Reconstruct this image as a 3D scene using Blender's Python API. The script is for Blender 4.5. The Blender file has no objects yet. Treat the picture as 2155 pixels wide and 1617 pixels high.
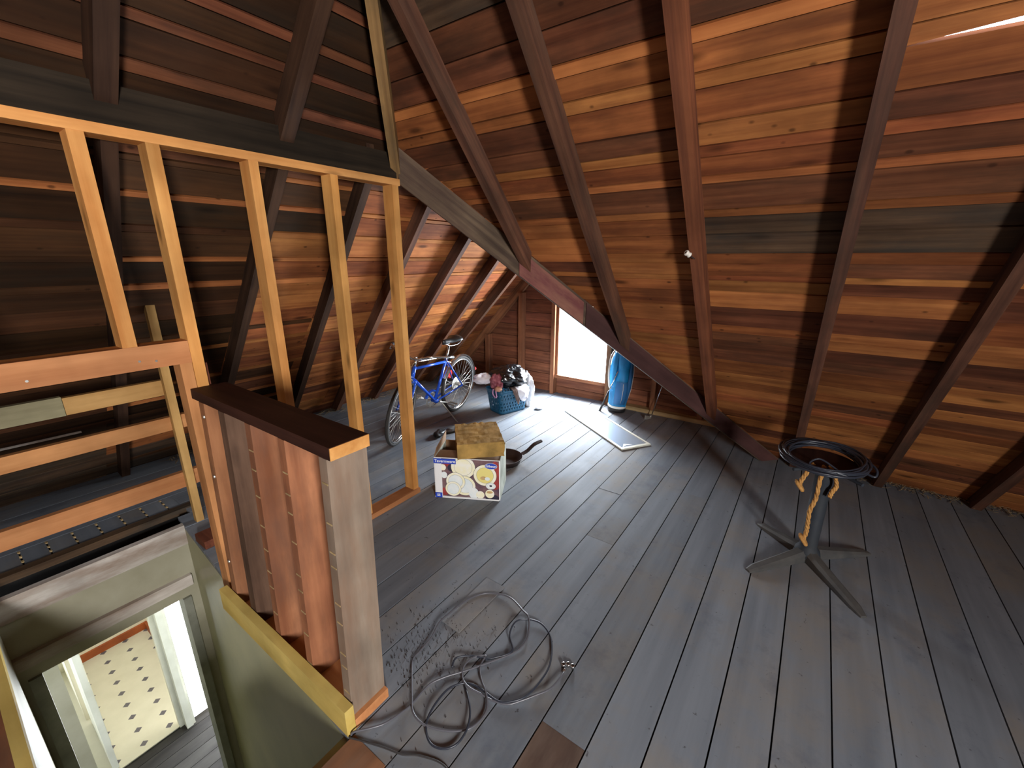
import bpy, math, random
from mathutils import Vector, Matrix, Euler

random.seed(11)
scene = bpy.context.scene
COL = scene.collection
PI = math.pi

# ------------------------------------------------------------------ camera
# world: +X runs along the floor boards, +Y towards the left roof slope, Z up, attic floor at z = 0
cam_d = bpy.data.cameras.new('camera')
cam = bpy.data.objects.new('camera', cam_d)
COL.objects.link(cam)
YAW, PITCH, ROLL = map(math.radians, (35.208, -16.417, 0.096))
fwd = Vector((math.cos(YAW) * math.cos(PITCH), math.sin(YAW) * math.cos(PITCH), math.sin(PITCH)))
rgt = Vector((math.sin(YAW), -math.cos(YAW), 0))
upv = rgt.cross(fwd)
r2 = rgt * math.cos(ROLL) + upv * math.sin(ROLL)
u2 = -rgt * math.sin(ROLL) + upv * math.cos(ROLL)
cam.matrix_world = Matrix(((r2.x, u2.x, -fwd.x, 0), (r2.y, u2.y, -fwd.y, 0), (r2.z, u2.z, -fwd.z, 1.65), (0, 0, 0, 1)))
cam_d.sensor_fit = 'HORIZONTAL'
cam_d.sensor_width = 36.0
cam_d.lens = 895.31 / 2155 * 36.0
cam_d.clip_start = 0.05
scene.camera = cam

# ------------------------------------------------------------------ sky, daylight, exposure
world = bpy.data.worlds.new('sky')
scene.world = world
world.use_nodes = True
wb = world.node_tree.nodes['Background']
wb.inputs[0].default_value = (0.86, 0.93, 1.0, 1)
wb.inputs[1].default_value = 7.0
scene.view_settings.view_transform = 'Standard'
scene.view_settings.look = 'None'
scene.view_settings.gamma = 1.0
scene.view_settings.use_curve_mapping = False
scene.view_settings.exposure = 0.0


def area(name, loc, direction, sx, sy, power, color, spread=PI):
    d = bpy.data.lights.new(name, 'AREA')
    d.shape = 'RECTANGLE'
    d.size, d.size_y, d.energy, d.color, d.spread = sx, sy, power, color, spread
    o = bpy.data.objects.new(name, d)
    COL.objects.link(o)
    o.location = loc
    o.rotation_euler = Vector(direction).to_track_quat('-Z', 'Y').to_euler()
    return o


# sky light entering by the gable window in view and by a window behind the viewer
area('daylight_gable_window', (4.72, 2.195, 0.70), (-1, 0.02, -0.10), 0.62, 0.88, 180, (0.84, 0.92, 1.0))
area('daylight_high_sky', (5.7, 2.35, 2.1), (-1.1, -0.12, -1.4), 1.8, 1.2, 700, (0.84, 0.92, 1.0))
area('daylight_rear_window', (-1.3, -2.64, 1.60), (0.4, 1, -0.18), 0.55, 0.9, 275, (1.0, 0.98, 0.97))
area('bathroom_ceiling_fill', (0.5, 5.0, -0.45), (0, 0, -1), 0.4, 0.5, 13, (1.0, 0.99, 0.97))  # added ceiling light, source unseen, to brighten the lower room
area('daylight_hall_door', (0.95, 4.10, -1.5), (-0.15, -1, -0.1), 0.5, 1.6, 50, (0.88, 0.95, 1.0))

# ------------------------------------------------------------------ helpers


def lin(c):
    return tuple(((v / 255) / 12.92 if v / 255 <= 0.04045 else ((v / 255 + 0.055) / 1.055) ** 2.4) for v in c) + (1.0,)


class NT:
    def __init__(self, name):
        self.m = bpy.data.materials.new(name)
        self.m.use_nodes = True
        self.t = self.m.node_tree
        self.b = self.t.nodes['Principled BSDF']

    def n(self, typ, **kw):
        nd = self.t.nodes.new(typ)
        for k, v in kw.items():
            setattr(nd, k, v)
        return nd

    def l(self, a, b):
        self.t.links.new(a, b)

    def math(self, op, a, b=None, c=None):
        nd = self.n('ShaderNodeMath', operation=op)
        for i, v in enumerate((a, b, c)):
            if v is None:
                continue
            if isinstance(v, (int, float)):
                nd.inputs[i].default_value = v
            else:
                self.l(v, nd.inputs[i])
        return nd.outputs[0]

    def mix(self, fac, a, b, blend='MIX'):
        nd = self.n('ShaderNodeMix', data_type='RGBA', blend_type=blend)
        for sock, v in ((nd.inputs[0], fac), (nd.inputs[6], a), (nd.inputs[7], b)):
            if isinstance(v, (int, float)):
                sock.default_value = v
            elif isinstance(v, tuple):
                sock.default_value = v
            else:
                self.l(v, sock)
        return nd.outputs[2]

    def ramp(self, fac, stops):
        nd = self.n('ShaderNodeValToRGB')
        e = nd.color_ramp.elements
        while len(e) < len(stops):
            e.new(0.5)
        for i, (p, c) in enumerate(stops):
            e[i].position = p
            e[i].color = c if isinstance(c, tuple) else (c, c, c, 1)
        self.l(fac, nd.inputs[0])
        return nd.outputs[0]

    def noise(self, vec, scale, detail=4, rough=0.55):
        nd = self.n('ShaderNodeTexNoise')
        nd.inputs['Scale'].default_value = scale
        nd.inputs['Detail'].default_value = detail
        nd.inputs['Roughness'].default_value = rough
        self.l(vec, nd.inputs['Vector'])
        return nd.outputs[0]


def mapped(N, scale, jitter=True):
    tc = N.n('ShaderNodeTexCoord')
    vec = tc.outputs['Object']
    if jitter:
        oi = N.n('ShaderNodeObjectInfo')
        c = N.n('ShaderNodeCombineXYZ')
        N.l(N.math('MULTIPLY', oi.outputs['Random'], 41.0), c.inputs[0])
        N.l(N.math('MULTIPLY', oi.outputs['Random'], 87.0), c.inputs[1])
        N.l(N.math('MULTIPLY', oi.outputs['Random'], 23.0), c.inputs[2])
        va = N.n('ShaderNodeVectorMath', operation='ADD')
        N.l(vec, va.inputs[0])
        N.l(c.outputs[0], va.inputs[1])
        vec = va.outputs[0]
    mp = N.n('ShaderNodeMapping')
    mp.inputs['Scale'].default_value = scale
    N.l(vec, mp.inputs['Vector'])
    return mp.outputs[0], vec


def wood(name, light, dark, var=0.3, rough=0.75, knots=0.5, stain=None, stain_amt=0.5, grain=26, bump=0.25, hue=0.004, specks=0.0):
    """sawn wood: grain along local X, blotches, knots, per-piece tone"""
    N = NT(name)
    gv, v = mapped(N, (1.1, grain, grain))
    g = N.noise(gv, 1.0, 7, 0.6)
    col = N.ramp(g, [(0.32, lin(dark)), (0.68, lin(light))])
    b = N.noise(v, 2.6, 4)
    col = N.mix(1.0, col, N.ramp(b, [(0.3, 0.62), (0.72, 1.12)]), 'MULTIPLY')
    if stain:
        mv, _ = mapped(N, (1.0, 4.0, 4.0))
        s = N.noise(mv, 1.7, 5, 0.65)
        col = N.mix(N.math('MULTIPLY', N.ramp(s, [(0.45, 0.0), (0.66, 1.0)]), stain_amt), col, lin(stain))
    if knots:
        kv, _ = mapped(N, (2.2, 7.5, 7.5))
        vo = N.n('ShaderNodeTexVoronoi')
        vo.inputs['Scale'].default_value = 1.0
        N.l(kv, vo.inputs['Vector'])
        k = N.ramp(vo.outputs['Distance'], [(0.06, 1.0), (0.17, 0.0)])
        col = N.mix(N.math('MULTIPLY', k, knots), col, lin(tuple(int(c * 0.42) for c in dark)))
    if specks:
        sv, _ = mapped(N, (7.0, 11.0, 11.0))
        vs_ = N.n('ShaderNodeTexVoronoi')
        vs_.inputs['Scale'].default_value = 1.0
        N.l(sv, vs_.inputs['Vector'])
        sp = N.ramp(vs_.outputs['Distance'], [(0.05, 1.0), (0.11, 0.0)])
        col = N.mix(N.math('MULTIPLY', sp, specks), col, lin(tuple(int(c * 0.4) for c in dark)))
    oi = N.n('ShaderNodeObjectInfo')
    wn = N.n('ShaderNodeTexWhiteNoise', noise_dimensions='1D')
    N.l(oi.outputs['Random'], wn.inputs['W'])
    hs = N.n('ShaderNodeHueSaturation')
    N.l(N.math('MULTIPLY_ADD', oi.outputs['Random'], var * 2, 1 - var), hs.inputs['Value'])
    N.l(N.math('MULTIPLY_ADD', wn.outputs['Value'], hue * 2, 0.5 - hue), hs.inputs['Hue'])
    N.l(col, hs.inputs['Color'])
    N.l(hs.outputs[0], N.b.inputs['Base Color'])
    N.b.inputs['Roughness'].default_value = rough
    N.b.inputs['Specular IOR Level'].default_value = 0.10
    bp = N.n('ShaderNodeBump')
    bp.inputs['Strength'].default_value = bump
    bp.inputs['Distance'].default_value = 0.004
    N.l(g, bp.inputs['Height'])
    N.l(bp.outputs[0], N.b.inputs['Normal'])
    return N.m


def plain(name, rgb, rough=0.5, metal=0.0, var=None, scale=6, spec=0.5, bump=0.0):
    N = NT(name)
    if var:
        _, v = mapped(N, (1, 1, 1))
        nz = N.noise(v, scale, 5)
        N.l(N.mix(N.ramp(nz, [(0.35, 0.0), (0.65, 1.0)]), lin(rgb), lin(var)), N.b.inputs['Base Color'])
        if bump:
            bp = N.n('ShaderNodeBump')
            bp.inputs['Strength'].default_value = bump
            bp.inputs['Distance'].default_value = 0.01
            N.l(nz, bp.inputs['Height'])
            N.l(bp.outputs[0], N.b.inputs['Normal'])
    else:
        N.b.inputs['Base Color'].default_value = lin(rgb)
    N.b.inputs['Roughness'].default_value = rough
    N.b.inputs['Metallic'].default_value = metal
    N.b.inputs['Specular IOR Level'].default_value = spec
    return N.m


def emit(name, rgb, strength):
    N = NT(name)
    N.b.inputs['Base Color'].default_value = lin(rgb)
    N.b.inputs['Emission Color'].default_value = lin(rgb)
    N.b.inputs['Emission Strength'].default_value = strength
    return N.m


M = {}
M['board_red'] = wood('board_red', (162, 98, 56), (116, 64, 38), 0.2, knots=0.75, specks=0.7, stain=(80, 46, 30), stain_amt=0.6)
M['board_dark'] = wood('board_dark', (128, 78, 52), (88, 50, 34), 0.2, knots=0.6, specks=0.6, stain=(58, 42, 32), stain_amt=0.6)
M['board_tan'] = wood('board_tan', (184, 120, 68), (142, 84, 46), 0.14, knots=0.8, specks=0.7, stain=(98, 58, 36), stain_amt=0.5)
M['board_orange'] = wood('board_orange', (192, 124, 70), (160, 96, 52), 0.1, knots=0.25)
M['board_umber'] = wood('board_umber', (84, 54, 33), (56, 35, 22), 0.2, knots=0.6, specks=0.5, stain=(54, 38, 26), stain_amt=0.6)  # umber kept dark so the colour carries the left slope's shade
M['board_soot_shade'] = wood('board_soot_shade', (64, 42, 25), (39, 25, 15), 0.22, knots=0.5, stain=(40, 32, 24), stain_amt=0.7)  # sooty brown, darkened further to stand in for shade on the left slope
M['board_grey'] = wood('board_grey', (100, 78, 58), (66, 50, 38), 0.2, knots=0.5, stain=(44, 46, 44), stain_amt=0.6)
M['rafter'] = wood('rafter', (112, 76, 58), (70, 46, 38), 0.16, knots=0.4, stain=(62, 52, 44), stain_amt=0.6)
M['rafter_shade'] = wood('rafter_shade', (76, 54, 39), (48, 33, 25), 0.1, knots=0.3)  # darker copy of rafter, left slope shade put into its colour
M['rafter_brown'] = wood('rafter_brown', (128, 76, 52), (84, 48, 36), 0.1, knots=0.3)
M['rafter_light'] = wood('rafter_light', (168, 130, 84), (122, 92, 60), 0.08, knots=0.3, stain=(92, 80, 62), stain_amt=0.6)
M['beam_dark'] = wood('beam_dark', (54, 44, 34), (34, 28, 22), 0.05, knots=0.3)
M['beam_grey'] = wood('beam_grey', (118, 100, 80), (76, 62, 52), 0.05, knots=0.4, stain=(72, 52, 48), stain_amt=0.5)
M['maroon'] = wood('maroon_paint', (124, 76, 74), (110, 62, 62), 0.02, knots=0.0, stain=(176, 132, 104), stain_amt=0.35, grain=9)
M['maroon_dark'] = wood('maroon_dark', (92, 62, 58), (68, 46, 44), 0.02, knots=0.1, grain=12)
M['pine'] = wood('pine', (226, 168, 100), (198, 134, 72), 0.08, rough=0.6, knots=0.7, grain=16, bump=0.1)
M['pine_red'] = wood('pine_red', (206, 146, 96), (176, 116, 72), 0.08, rough=0.65, knots=0.5, grain=14, bump=0.1)
M['pine_grey'] = wood('pine_grey', (150, 142, 112), (114, 106, 82), 0.06, knots=0.5, grain=12)
M['pine_yellow'] = wood('pine_yellow', (196, 156, 98), (164, 124, 72), 0.05, knots=0.8, grain=12)
M['baluster'] = wood('baluster', (186, 128, 90), (140, 90, 62), 0.12, knots=0.6, stain=(104, 76, 62), stain_amt=0.6, grain=12)
M['baluster_dark'] = wood('baluster_dark', (118, 92, 74), (78, 58, 46), 0.08, knots=0.3, grain=12)
M['weathered'] = wood('weathered', (150, 134, 118), (112, 94, 82), 0.04, knots=0.3, stain=(128, 96, 76), stain_amt=0.5, grain=10)
M['cap_dark'] = wood('cap_dark', (70, 44, 34), (46, 28, 24), 0.03, knots=0.0, rough=0.6)
M['yellow_board'] = wood('yellow_board', (226, 200, 120), (204, 172, 92), 0.02, knots=0.2, grain=8)
M['worn_white'] = wood('worn_white', (206, 200, 192), (150, 134, 120), 0.02, knots=0.3, stain=(126, 104, 88), stain_amt=0.8, grain=9)
M['sole_pale'] = wood('sole_pale', (196, 172, 126), (150, 124, 86), 0.02, knots=0.2)
M['gable_board'] = wood('gable_board', (150, 96, 70), (104, 62, 46), 0.14, knots=0.5, stain=(82, 52, 42), stain_amt=0.5)
M['gable_stud'] = wood('gable_stud', (164, 112, 78), (118, 76, 54), 0.1, knots=0.3)
M['stair_brown'] = wood('stair_brown', (150, 104, 76), (106, 70, 50), 0.02, knots=0.4, stain=(110, 92, 80), stain_amt=0.5, grain=9)
M['patch_brown'] = wood('patch_brown', (104, 84, 72), (78, 62, 54), 0.02, knots=0.1, stain=(132, 118, 106), stain_amt=0.35, grain=6)
M['under'] = plain('under_floor_dark', (22, 20, 18), 0.9)
M['outer'] = plain('roof_outer_felt', (46, 36, 30), 0.9, var=(30, 26, 24))
M['nail'] = plain('nail_steel', (196, 194, 186), 0.35, 0.9)


def floor_paint():
    N = NT('floor_grey_paint')
    gv, v = mapped(N, (1.0, 14, 14))
    oi = N.n('ShaderNodeObjectInfo')
    tc = N.n('ShaderNodeTexCoord')
    g = N.noise(gv, 1.0, 6)
    col = N.ramp(g, [(0.3, lin((99, 105, 113))), (0.7, lin((120, 126, 133)))])
    w = N.noise(v, 1.7, 6, 0.65)
    col = N.mix(N.ramp(w, [(0.48, 0.0), (0.68, 0.75)]), col, lin((126, 119, 109)))
    w2 = N.noise(v, 3.3, 6, 0.7)
    col = N.mix(N.ramp(w2, [(0.55, 0.0), (0.75, 0.6)]), col, lin((74, 80, 94)))
    sp = N.noise(v, 38, 3, 0.6)
    col = N.mix(N.ramp(sp, [(0.68, 0.0), (0.75, 0.7)]), col, lin((52, 48, 46)))
    hs = N.n('ShaderNodeHueSaturation')
    N.l(N.math('MULTIPLY_ADD', oi.outputs['Random'], 0.24, 0.86), hs.inputs['Value'])
    N.l(col, hs.inputs['Color'])
    N.l(hs.outputs[0], N.b.inputs['Base Color'])
    N.l(N.ramp(w, [(0.3, 0.66), (0.7, 0.82)]), N.b.inputs['Roughness'])
    N.b.inputs['Specular IOR Level'].default_value = 0.25
    bp = N.n('ShaderNodeBump')
    bp.inputs['Strength'].default_value = 0.2
    bp.inputs['Distance'].default_value = 0.004
    N.l(g, bp.inputs['Height'])
    N.l(bp.outputs[0], N.b.inputs['Normal'])
    return N.m


M['floor'] = floor_paint()


def newmesh(name, verts, faces, mat, smooth=False):
    me = bpy.data.meshes.new(name)
    me.from_pydata([tuple(v) for v in verts], [], faces)
    me.validate()
    me.update()
    if smooth:
        for p in me.polygons:
            p.use_smooth = True
    if mat is not None:
        me.materials.append(M[mat] if isinstance(mat, str) else mat)
    return me


def link(name, me, parent=None, mw=None):
    """link a mesh whose matrix mw is in world space; parent keeps it there"""
    o = bpy.data.objects.new(name, me)
    COL.objects.link(o)
    mw = mw or Matrix.Identity(4)
    if parent is not None:
        o.parent = parent
        o.matrix_basis = WM[parent.name].inverted() @ mw
    else:
        o.matrix_basis = mw
    WM[o.name] = mw
    return o


WM = {}


def tag(o, label=None, cat=None, group=None, kind=None):
    if label:
        o['label'] = label
    if cat:
        o['category'] = cat
    if group:
        o['group'] = group
    if kind:
        o['kind'] = kind
    return o


def empty(name, loc, label=None, cat=None, group=None, kind=None, mw=None):
    o = bpy.data.objects.new(name, None)
    COL.objects.link(o)
    o.empty_display_size = 0.1
    mw = mw or Matrix.Translation(loc)
    o.matrix_basis = mw
    WM[o.name] = mw
    return tag(o, label, cat, group, kind)


HEX = [(0, 3, 2, 1), (4, 5, 6, 7), (0, 1, 5, 4), (1, 2, 6, 5), (2, 3, 7, 6), (3, 0, 4, 7)]


def frame_of(pts, along, normal):
    c = sum((Vector(p) for p in pts), Vector()) / len(pts)
    x = Vector(along).normalized()
    z = Vector(normal)
    z = (z - x * z.dot(x)).normalized()
    y = z.cross(x)
    return Matrix(((x.x, y.x, z.x, c.x), (x.y, y.y, z.y, c.y), (x.z, y.z, z.z, c.z), (0, 0, 0, 1)))


def hexa(name, pts, along, normal, mat, parent=None):
    """eight world corners (0-3 one face, 4-7 opposite), local X runs along the grain"""
    mw = frame_of(pts, along, normal)
    inv = mw.inverted()
    me = newmesh(name, [inv @ Vector(p) for p in pts], HEX, mat)
    bmfix(me)
    return link(name, me, parent, mw)


def bmfix(me):
    import bmesh
    bm = bmesh.new()
    bm.from_mesh(me)
    bmesh.ops.recalc_face_normals(bm, faces=bm.faces)
    bm.to_mesh(me)
    bm.free()


def box(name, lo, hi, mat, parent=None, along=None, shear=0.0):
    """axis aligned box; grain along its longest side; shear leans it to +X with height"""
    d = [hi[i] - lo[i] for i in range(3)]
    if along is None:
        along = [(1, 0, 0), (0, 1, 0), (0, 0, 1)][d.index(max(d))]
    P = [(x + shear * z, y, z) for z in (lo[2], hi[2]) for x, y in ((lo[0], lo[1]), (hi[0], lo[1]), (hi[0], hi[1]), (lo[0], hi[1]))]
    nrm = (0, 0, 1) if abs(along[2]) < 0.5 else (0, -1, 0)
    return hexa(name, P, along, nrm, mat, parent)


def bar(name, a, b, w, d, mat, parent=None, up=(0, 0, 1)):
    """rectangular bar from a to b, w wide, d deep, centred on the line"""
    a, b = Vector(a), Vector(b)
    x = (b - a).normalized()
    s = x.cross(Vector(up)).normalized()
    u = s.cross(x)
    P = [p + s * i * w / 2 + u * j * d / 2 for p in (a, b) for i, j in ((-1, -1), (1, -1), (1, 1), (-1, 1))]
    return hexa(name, P, x, u, mat, parent)


class MB:
    """collects shapes into one mesh in the coordinates of the thing it belongs to"""

    def __init__(self):
        self.v, self.f, self.mi = [], [], []

    def add(self, v, f, mi=0):
        n = len(self.v)
        self.v += [tuple(p) for p in v]
        self.f += [tuple(i + n for i in q) for q in f]
        self.mi += [mi] * len(f)
        return self

    def box(self, lo, hi, mi=0):
        v = [(x, y, z) for z in (lo[2], hi[2]) for x, y in ((lo[0], lo[1]), (hi[0], lo[1]), (hi[0], hi[1]), (lo[0], hi[1]))]
        return self.add(v, HEX, mi)

    def tube(self, pts, r, n=8, mi=0, closed=False, caps=True):
        pts = [Vector(p) for p in pts]
        m = len(pts)
        rr = r if isinstance(r, (list, tuple)) else [r] * m
        prev = None
        vs = []
        for i, p in enumerate(pts):
            if closed:
                t = (pts[(i + 1) % m] - pts[i - 1]).normalized()
            else:
                t = (pts[min(i + 1, m - 1)] - pts[max(i - 1, 0)]).normalized()
            if prev is None:
                ref = Vector((0, 0, 1)) if abs(t.z) < 0.9 else Vector((1, 0, 0))
                s = t.cross(ref).normalized()
            else:
                s = (prev - t * prev.dot(t)).normalized()
            prev = s
            u = t.cross(s)
            for k in range(n):
                a = 2 * PI * k / n
                vs.append(p + (s * math.cos(a) + u * math.sin(a)) * rr[i])
        fs = []
        for i in range(m if closed else m - 1):
            j = (i + 1) % m
            for k in range(n):
                fs.append((i * n + k, i * n + (k + 1) % n, j * n + (k + 1) % n, j * n + k))
        if caps and not closed:
            fs.append(tuple(range(n - 1, -1, -1)))
            fs.append(tuple((m - 1) * n + k for k in range(n)))
        return self.add(vs, fs, mi)

    def lathe(self, prof, n=24, center=(0, 0, 0), axis='z', mi=0):
        vs, fs = [], []
        c = Vector(center)
        for r, h in prof:
            for k in range(n):
                a = 2 * PI * k / n
                p = {'z': (r * math.cos(a), r * math.sin(a), h), 'y': (r * math.cos(a), h, r * math.sin(a)), 'x': (h, r * math.cos(a), r * math.sin(a))}[axis]
                vs.append(c + Vector(p))
        for i in range(len(prof) - 1):
            for k in range(n):
                fs.append((i * n + k, i * n + (k + 1) % n, (i + 1) * n + (k + 1) % n, (i + 1) * n + k))
        return self.add(vs, fs, mi)

    def build(self, name, mat, parent=None, mw=None, smooth=False, fix=True):
        me = newmesh(name, self.v, self.f, None, smooth)
        for m in (mat if isinstance(mat, (list, tuple)) else [mat]):
            me.materials.append(M[m] if isinstance(m, str) else m)
        if len(me.polygons) == len(self.mi):
            for p, i in zip(me.polygons, self.mi):
                p.material_index = i
        if fix:
            bmfix(me)
        if mw is None and parent is not None:
            mw = WM[parent.name]
        return link(name, me, parent, mw)


def spline(pts, n=6, closed=False):
    P = [Vector(p) for p in pts]
    m = len(P)
    out = []
    rng = range(m) if closed else range(m - 1)
    for i in rng:
        p0 = P[(i - 1) % m] if closed or i > 0 else P[0]
        p1, p2 = P[i], P[(i + 1) % m]
        p3 = P[(i + 2) % m] if closed or i + 2 < m else P[-1]
        for k in range(n):
            t = k / n
            out.append(0.5 * ((2 * p1) + (p2 - p0) * t + (2 * p0 - 5 * p1 + 4 * p2 - p3) * t * t + (3 * p1 - p0 - 3 * p2 + p3) * t ** 3))
    if not closed:
        out.append(P[-1])
    return out


def vnoise(p, s):
    from mathutils import noise
    return noise.noise(Vector(p) * s)


# ------------------------------------------------------------------ roof geometry
T = 1.07                       # pitch
XE, YE, YV, XG = 4.06, 4.36, 0.06, 4.60   # eave lines at floor level, valley foot, gable wall
YR = (YE + YV) / 2             # ridge of the wing
XJ = XE - (YE - YR)            # where ridge, hip and valley meet
HIP = YR - XJ                  # hip in plan: Y = X + HIP
VAL = XJ + YR                  # valley in plan: X + Y = VAL
YB = -2.60                     # rear gable wall


def zr(X):
    return T * (XE - X)


def zl(Y):
    return T * (YE - Y)


def zw(Y):
    return T * (Y - YV)


NR = Vector((T, 0, 1)).normalized()
NL = Vector((0, T, 1)).normalized()
NW = Vector((0, -T, 1)).normalized()


def slab(name, polys, nrm, off, mat):
    """outer roof skin: polygons lifted off the boards"""
    mb = MB()
    nrm = Vector(nrm)
    for poly in polys:
        n = len(poly)
        a = [Vector(p) + nrm * off for p in poly]
        b = [Vector(p) + nrm * (off + 0.02) for p in poly]
        mb.add(a + b, [tuple(range(n)), tuple(range(2 * n - 1, n - 1, -1))] + [(i, (i + 1) % n, n + (i + 1) % n, n + i) for i in range(n)])
    return mb.build(name, mat)


def PR(X, Y):
    return (X, Y, zr(X))


def PL(X, Y):
    return (X, Y, zl(Y))


def PW(X, Y):
    return (X, Y, zw(Y))


XA = -0.2                      # main ridge
YA = XA + HIP                  # hip apex
G0, G1 = 1.905, 2.015          # daylight slit between boards of the right slope
ceil_r = slab('ceiling', [
    [PR(XJ, YR), PR(XA, YA), PR(XA, YB), PR(G0, YB), PR(G0, VAL - G0)],
    [PR(G1, VAL - G1), PR(G1, YB), PR(XE + 0.16, YB), PR(XE + 0.16, VAL - XE - 0.16)],
    [PR(G0, VAL - G0), PR(G0, -0.09), PR(G1, -0.09), PR(G1, VAL - G1)],
    [PR(G0, -0.60), PR(G0, YB), PR(G1, YB), PR(G1, -0.60)]], NR, 0.024, 'outer')
tag(ceil_r, 'brown board roof slope with rafters on the right', kind='structure')
ceil_l = slab('ceiling', [
    [PL(-(YE + 0.1), YE), PL(XA, YA), PL(XJ, YR), PL(XG + 0.1, YR), PL(XG + 0.1, YE + 0.14), PL(-(YE + 0.1), YE + 0.14)]], NL, 0.024, 'outer')
tag(ceil_l, 'dark board roof slope behind the stud partition on the left', kind='structure')
ceil_w = slab('ceiling', [[PW(XJ, YR), PW(XG + 0.1, YR), PW(XG + 0.1, YV - 0.1), PW(VAL - YV + 0.1, YV - 0.1)]], NW, 0.024, 'outer')
tag(ceil_w, 'short roof slope on the right of the gable window', kind='structure')
XBE = XA - (XE - XA)


def PB(X, Y):
    return (X, Y, T * (X - XBE))


ceil_b = slab('ceiling', [[PB(XA, YA), PB(XA, YB), PB(XBE - 0.1, YB), PB(XBE - 0.1, YE + 0.1), PB(XBE, YE)]], Vector((-T, 0, 1)).normalized(), 0.0, 'board_red')
tag(ceil_b, 'roof slope behind the viewer', kind='structure')


def slope_board(par, P, nrm, quad, along, mat, th=0.022, lift=0.0, name='board'):
    """quad: four plan points on the slope; board lies on the outer side of the slope plane"""
    n = Vector(nrm)
    a = [Vector(P(*q)) + n * lift for q in quad]
    b = [p + n * th for p in a]
    return hexa(name, a + b, along, n, mat, par)


def pick(weights):
    r = random.random() * sum(w for _, w in weights)
    for k, w in weights:
        r -= w
        if r <= 0:
            return k
    return weights[-1][0]


# right slope boards
XR = [0.86, 1.02, 1.07, 1.22, 1.28, 1.43, 1.48, 1.62, 1.71, 1.797, 1.832, 1.90, 1.94, 2.03, 2.094, 2.13, 2.19, 2.217, 2.31, 2.34,
      2.41, 2.495, 2.54, 2.60, 2.628, 2.685, 2.773, 2.884, 2.935, 2.99, 3.06, 3.134, 3.238, 3.30, 3.368, 3.44, 3.502, 3.584,
      3.66, 3.735, 3.82, 3.89, 3.98, 4.06, 4.15]
RAF_R = [1.62, 1.092, 0.54, -0.065, -0.605, -1.13, -1.68, -2.24]
gp = 0.0022


def left_r(X):
    return X + HIP if X < XJ else VAL - X


for i in range(len(XR) - 1):
    a, b = XR[i] + gp, XR[i + 1] - gp
    wdt = b - a
    orange = abs(XR[i] - 1.797) < 1e-6
    cuts = []
    if not orange:
        if 2.3 < a < 3.5:
            cuts += [c for c in (1.092, 0.54) if c < left_r(a) - 0.1]
        elif random.random() < 0.5:
            cuts.append(random.choice([0.54, 1.092]))
        cuts.append(random.choice([-0.065, -0.605]))
    if abs(XR[i] - 1.90) < 1e-6 or abs(XR[i] - 1.94) < 1e-6:
        cuts = [1.092, -0.065, -0.605]
    cuts = sorted(set(c for c in cuts if c < min(left_r(a), left_r(b)) - 0.08), reverse=True)
    ends = [None] + cuts + [-2.2]
    for k in range(len(ends) - 1):
        hi, lo = ends[k], ends[k + 1]
        ya = left_r(a) if hi is None else hi - 0.001
        yb = left_r(b) if hi is None else hi - 0.001
        aa, bb, aa2, bb2 = a, b, a, b
        mat = pick([('board_red', 5), ('board_dark', 2.6), ('board_tan', 2.6)])
        if wdt < 0.045:
            mat = pick([('board_tan', 3), ('board_red', 3)])
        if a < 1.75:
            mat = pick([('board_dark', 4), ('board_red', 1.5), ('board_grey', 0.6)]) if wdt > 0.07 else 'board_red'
        if orange:
            mat = 'board_orange'
        mid = (lo + (ya if hi is None else hi)) / 2
        if 0.54 < mid < 1.092 and abs(XR[i] - 2.773) < 1e-6:
            mat = 'board_tan'
        if 0.54 < mid < 1.092 and 3.13 <= XR[i] < 3.29:
            mat = 'board_orange'
        if mid > 1.092 and 2.40 < XR[i] < 2.53:
            mat = 'board_orange'
        if 2.31 <= XR[i] <= 2.42 and mid < 0.54:
            mat = 'board_grey' if XR[i] > 2.33 else 'board_red'
        if abs(XR[i] - 2.03) < 1e-6 and 0 < mid < 0.6:
            mat = 'board_tan'
        if abs(XR[i] - 1.90) < 1e-6 and hi == -0.065:
            bb, bb2 = 1.940, 1.916          # board edge drawn back from the slit
        if abs(XR[i] - 1.94) < 1e-6 and hi == -0.065:
            aa, aa2 = 1.941, 1.946
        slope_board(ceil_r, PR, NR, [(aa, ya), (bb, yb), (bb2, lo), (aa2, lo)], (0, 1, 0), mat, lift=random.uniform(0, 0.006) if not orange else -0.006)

# right slope rafters
for k, Y in enumerate(RAF_R):
    x0 = max(XA, Y - HIP)
    x1 = min(XE + 0.08, VAL - Y - 0.02) if Y > 0.05 else XE + 0.10
    w = 0.052 if k != 2 else 0.058
    dp = 0.136
    pts = [(x, y, zr(x) - d) for d in (0, dp) for x, y in ((x0, Y - w / 2), (x1, Y - w / 2), (x1, Y + w / 2), (x0, Y + w / 2))]
    m = 'rafter_brown' if k == 2 else 'rafter'
    hexa('rafter', pts, (1, 0, -T), NR, m, ceil_r)

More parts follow.
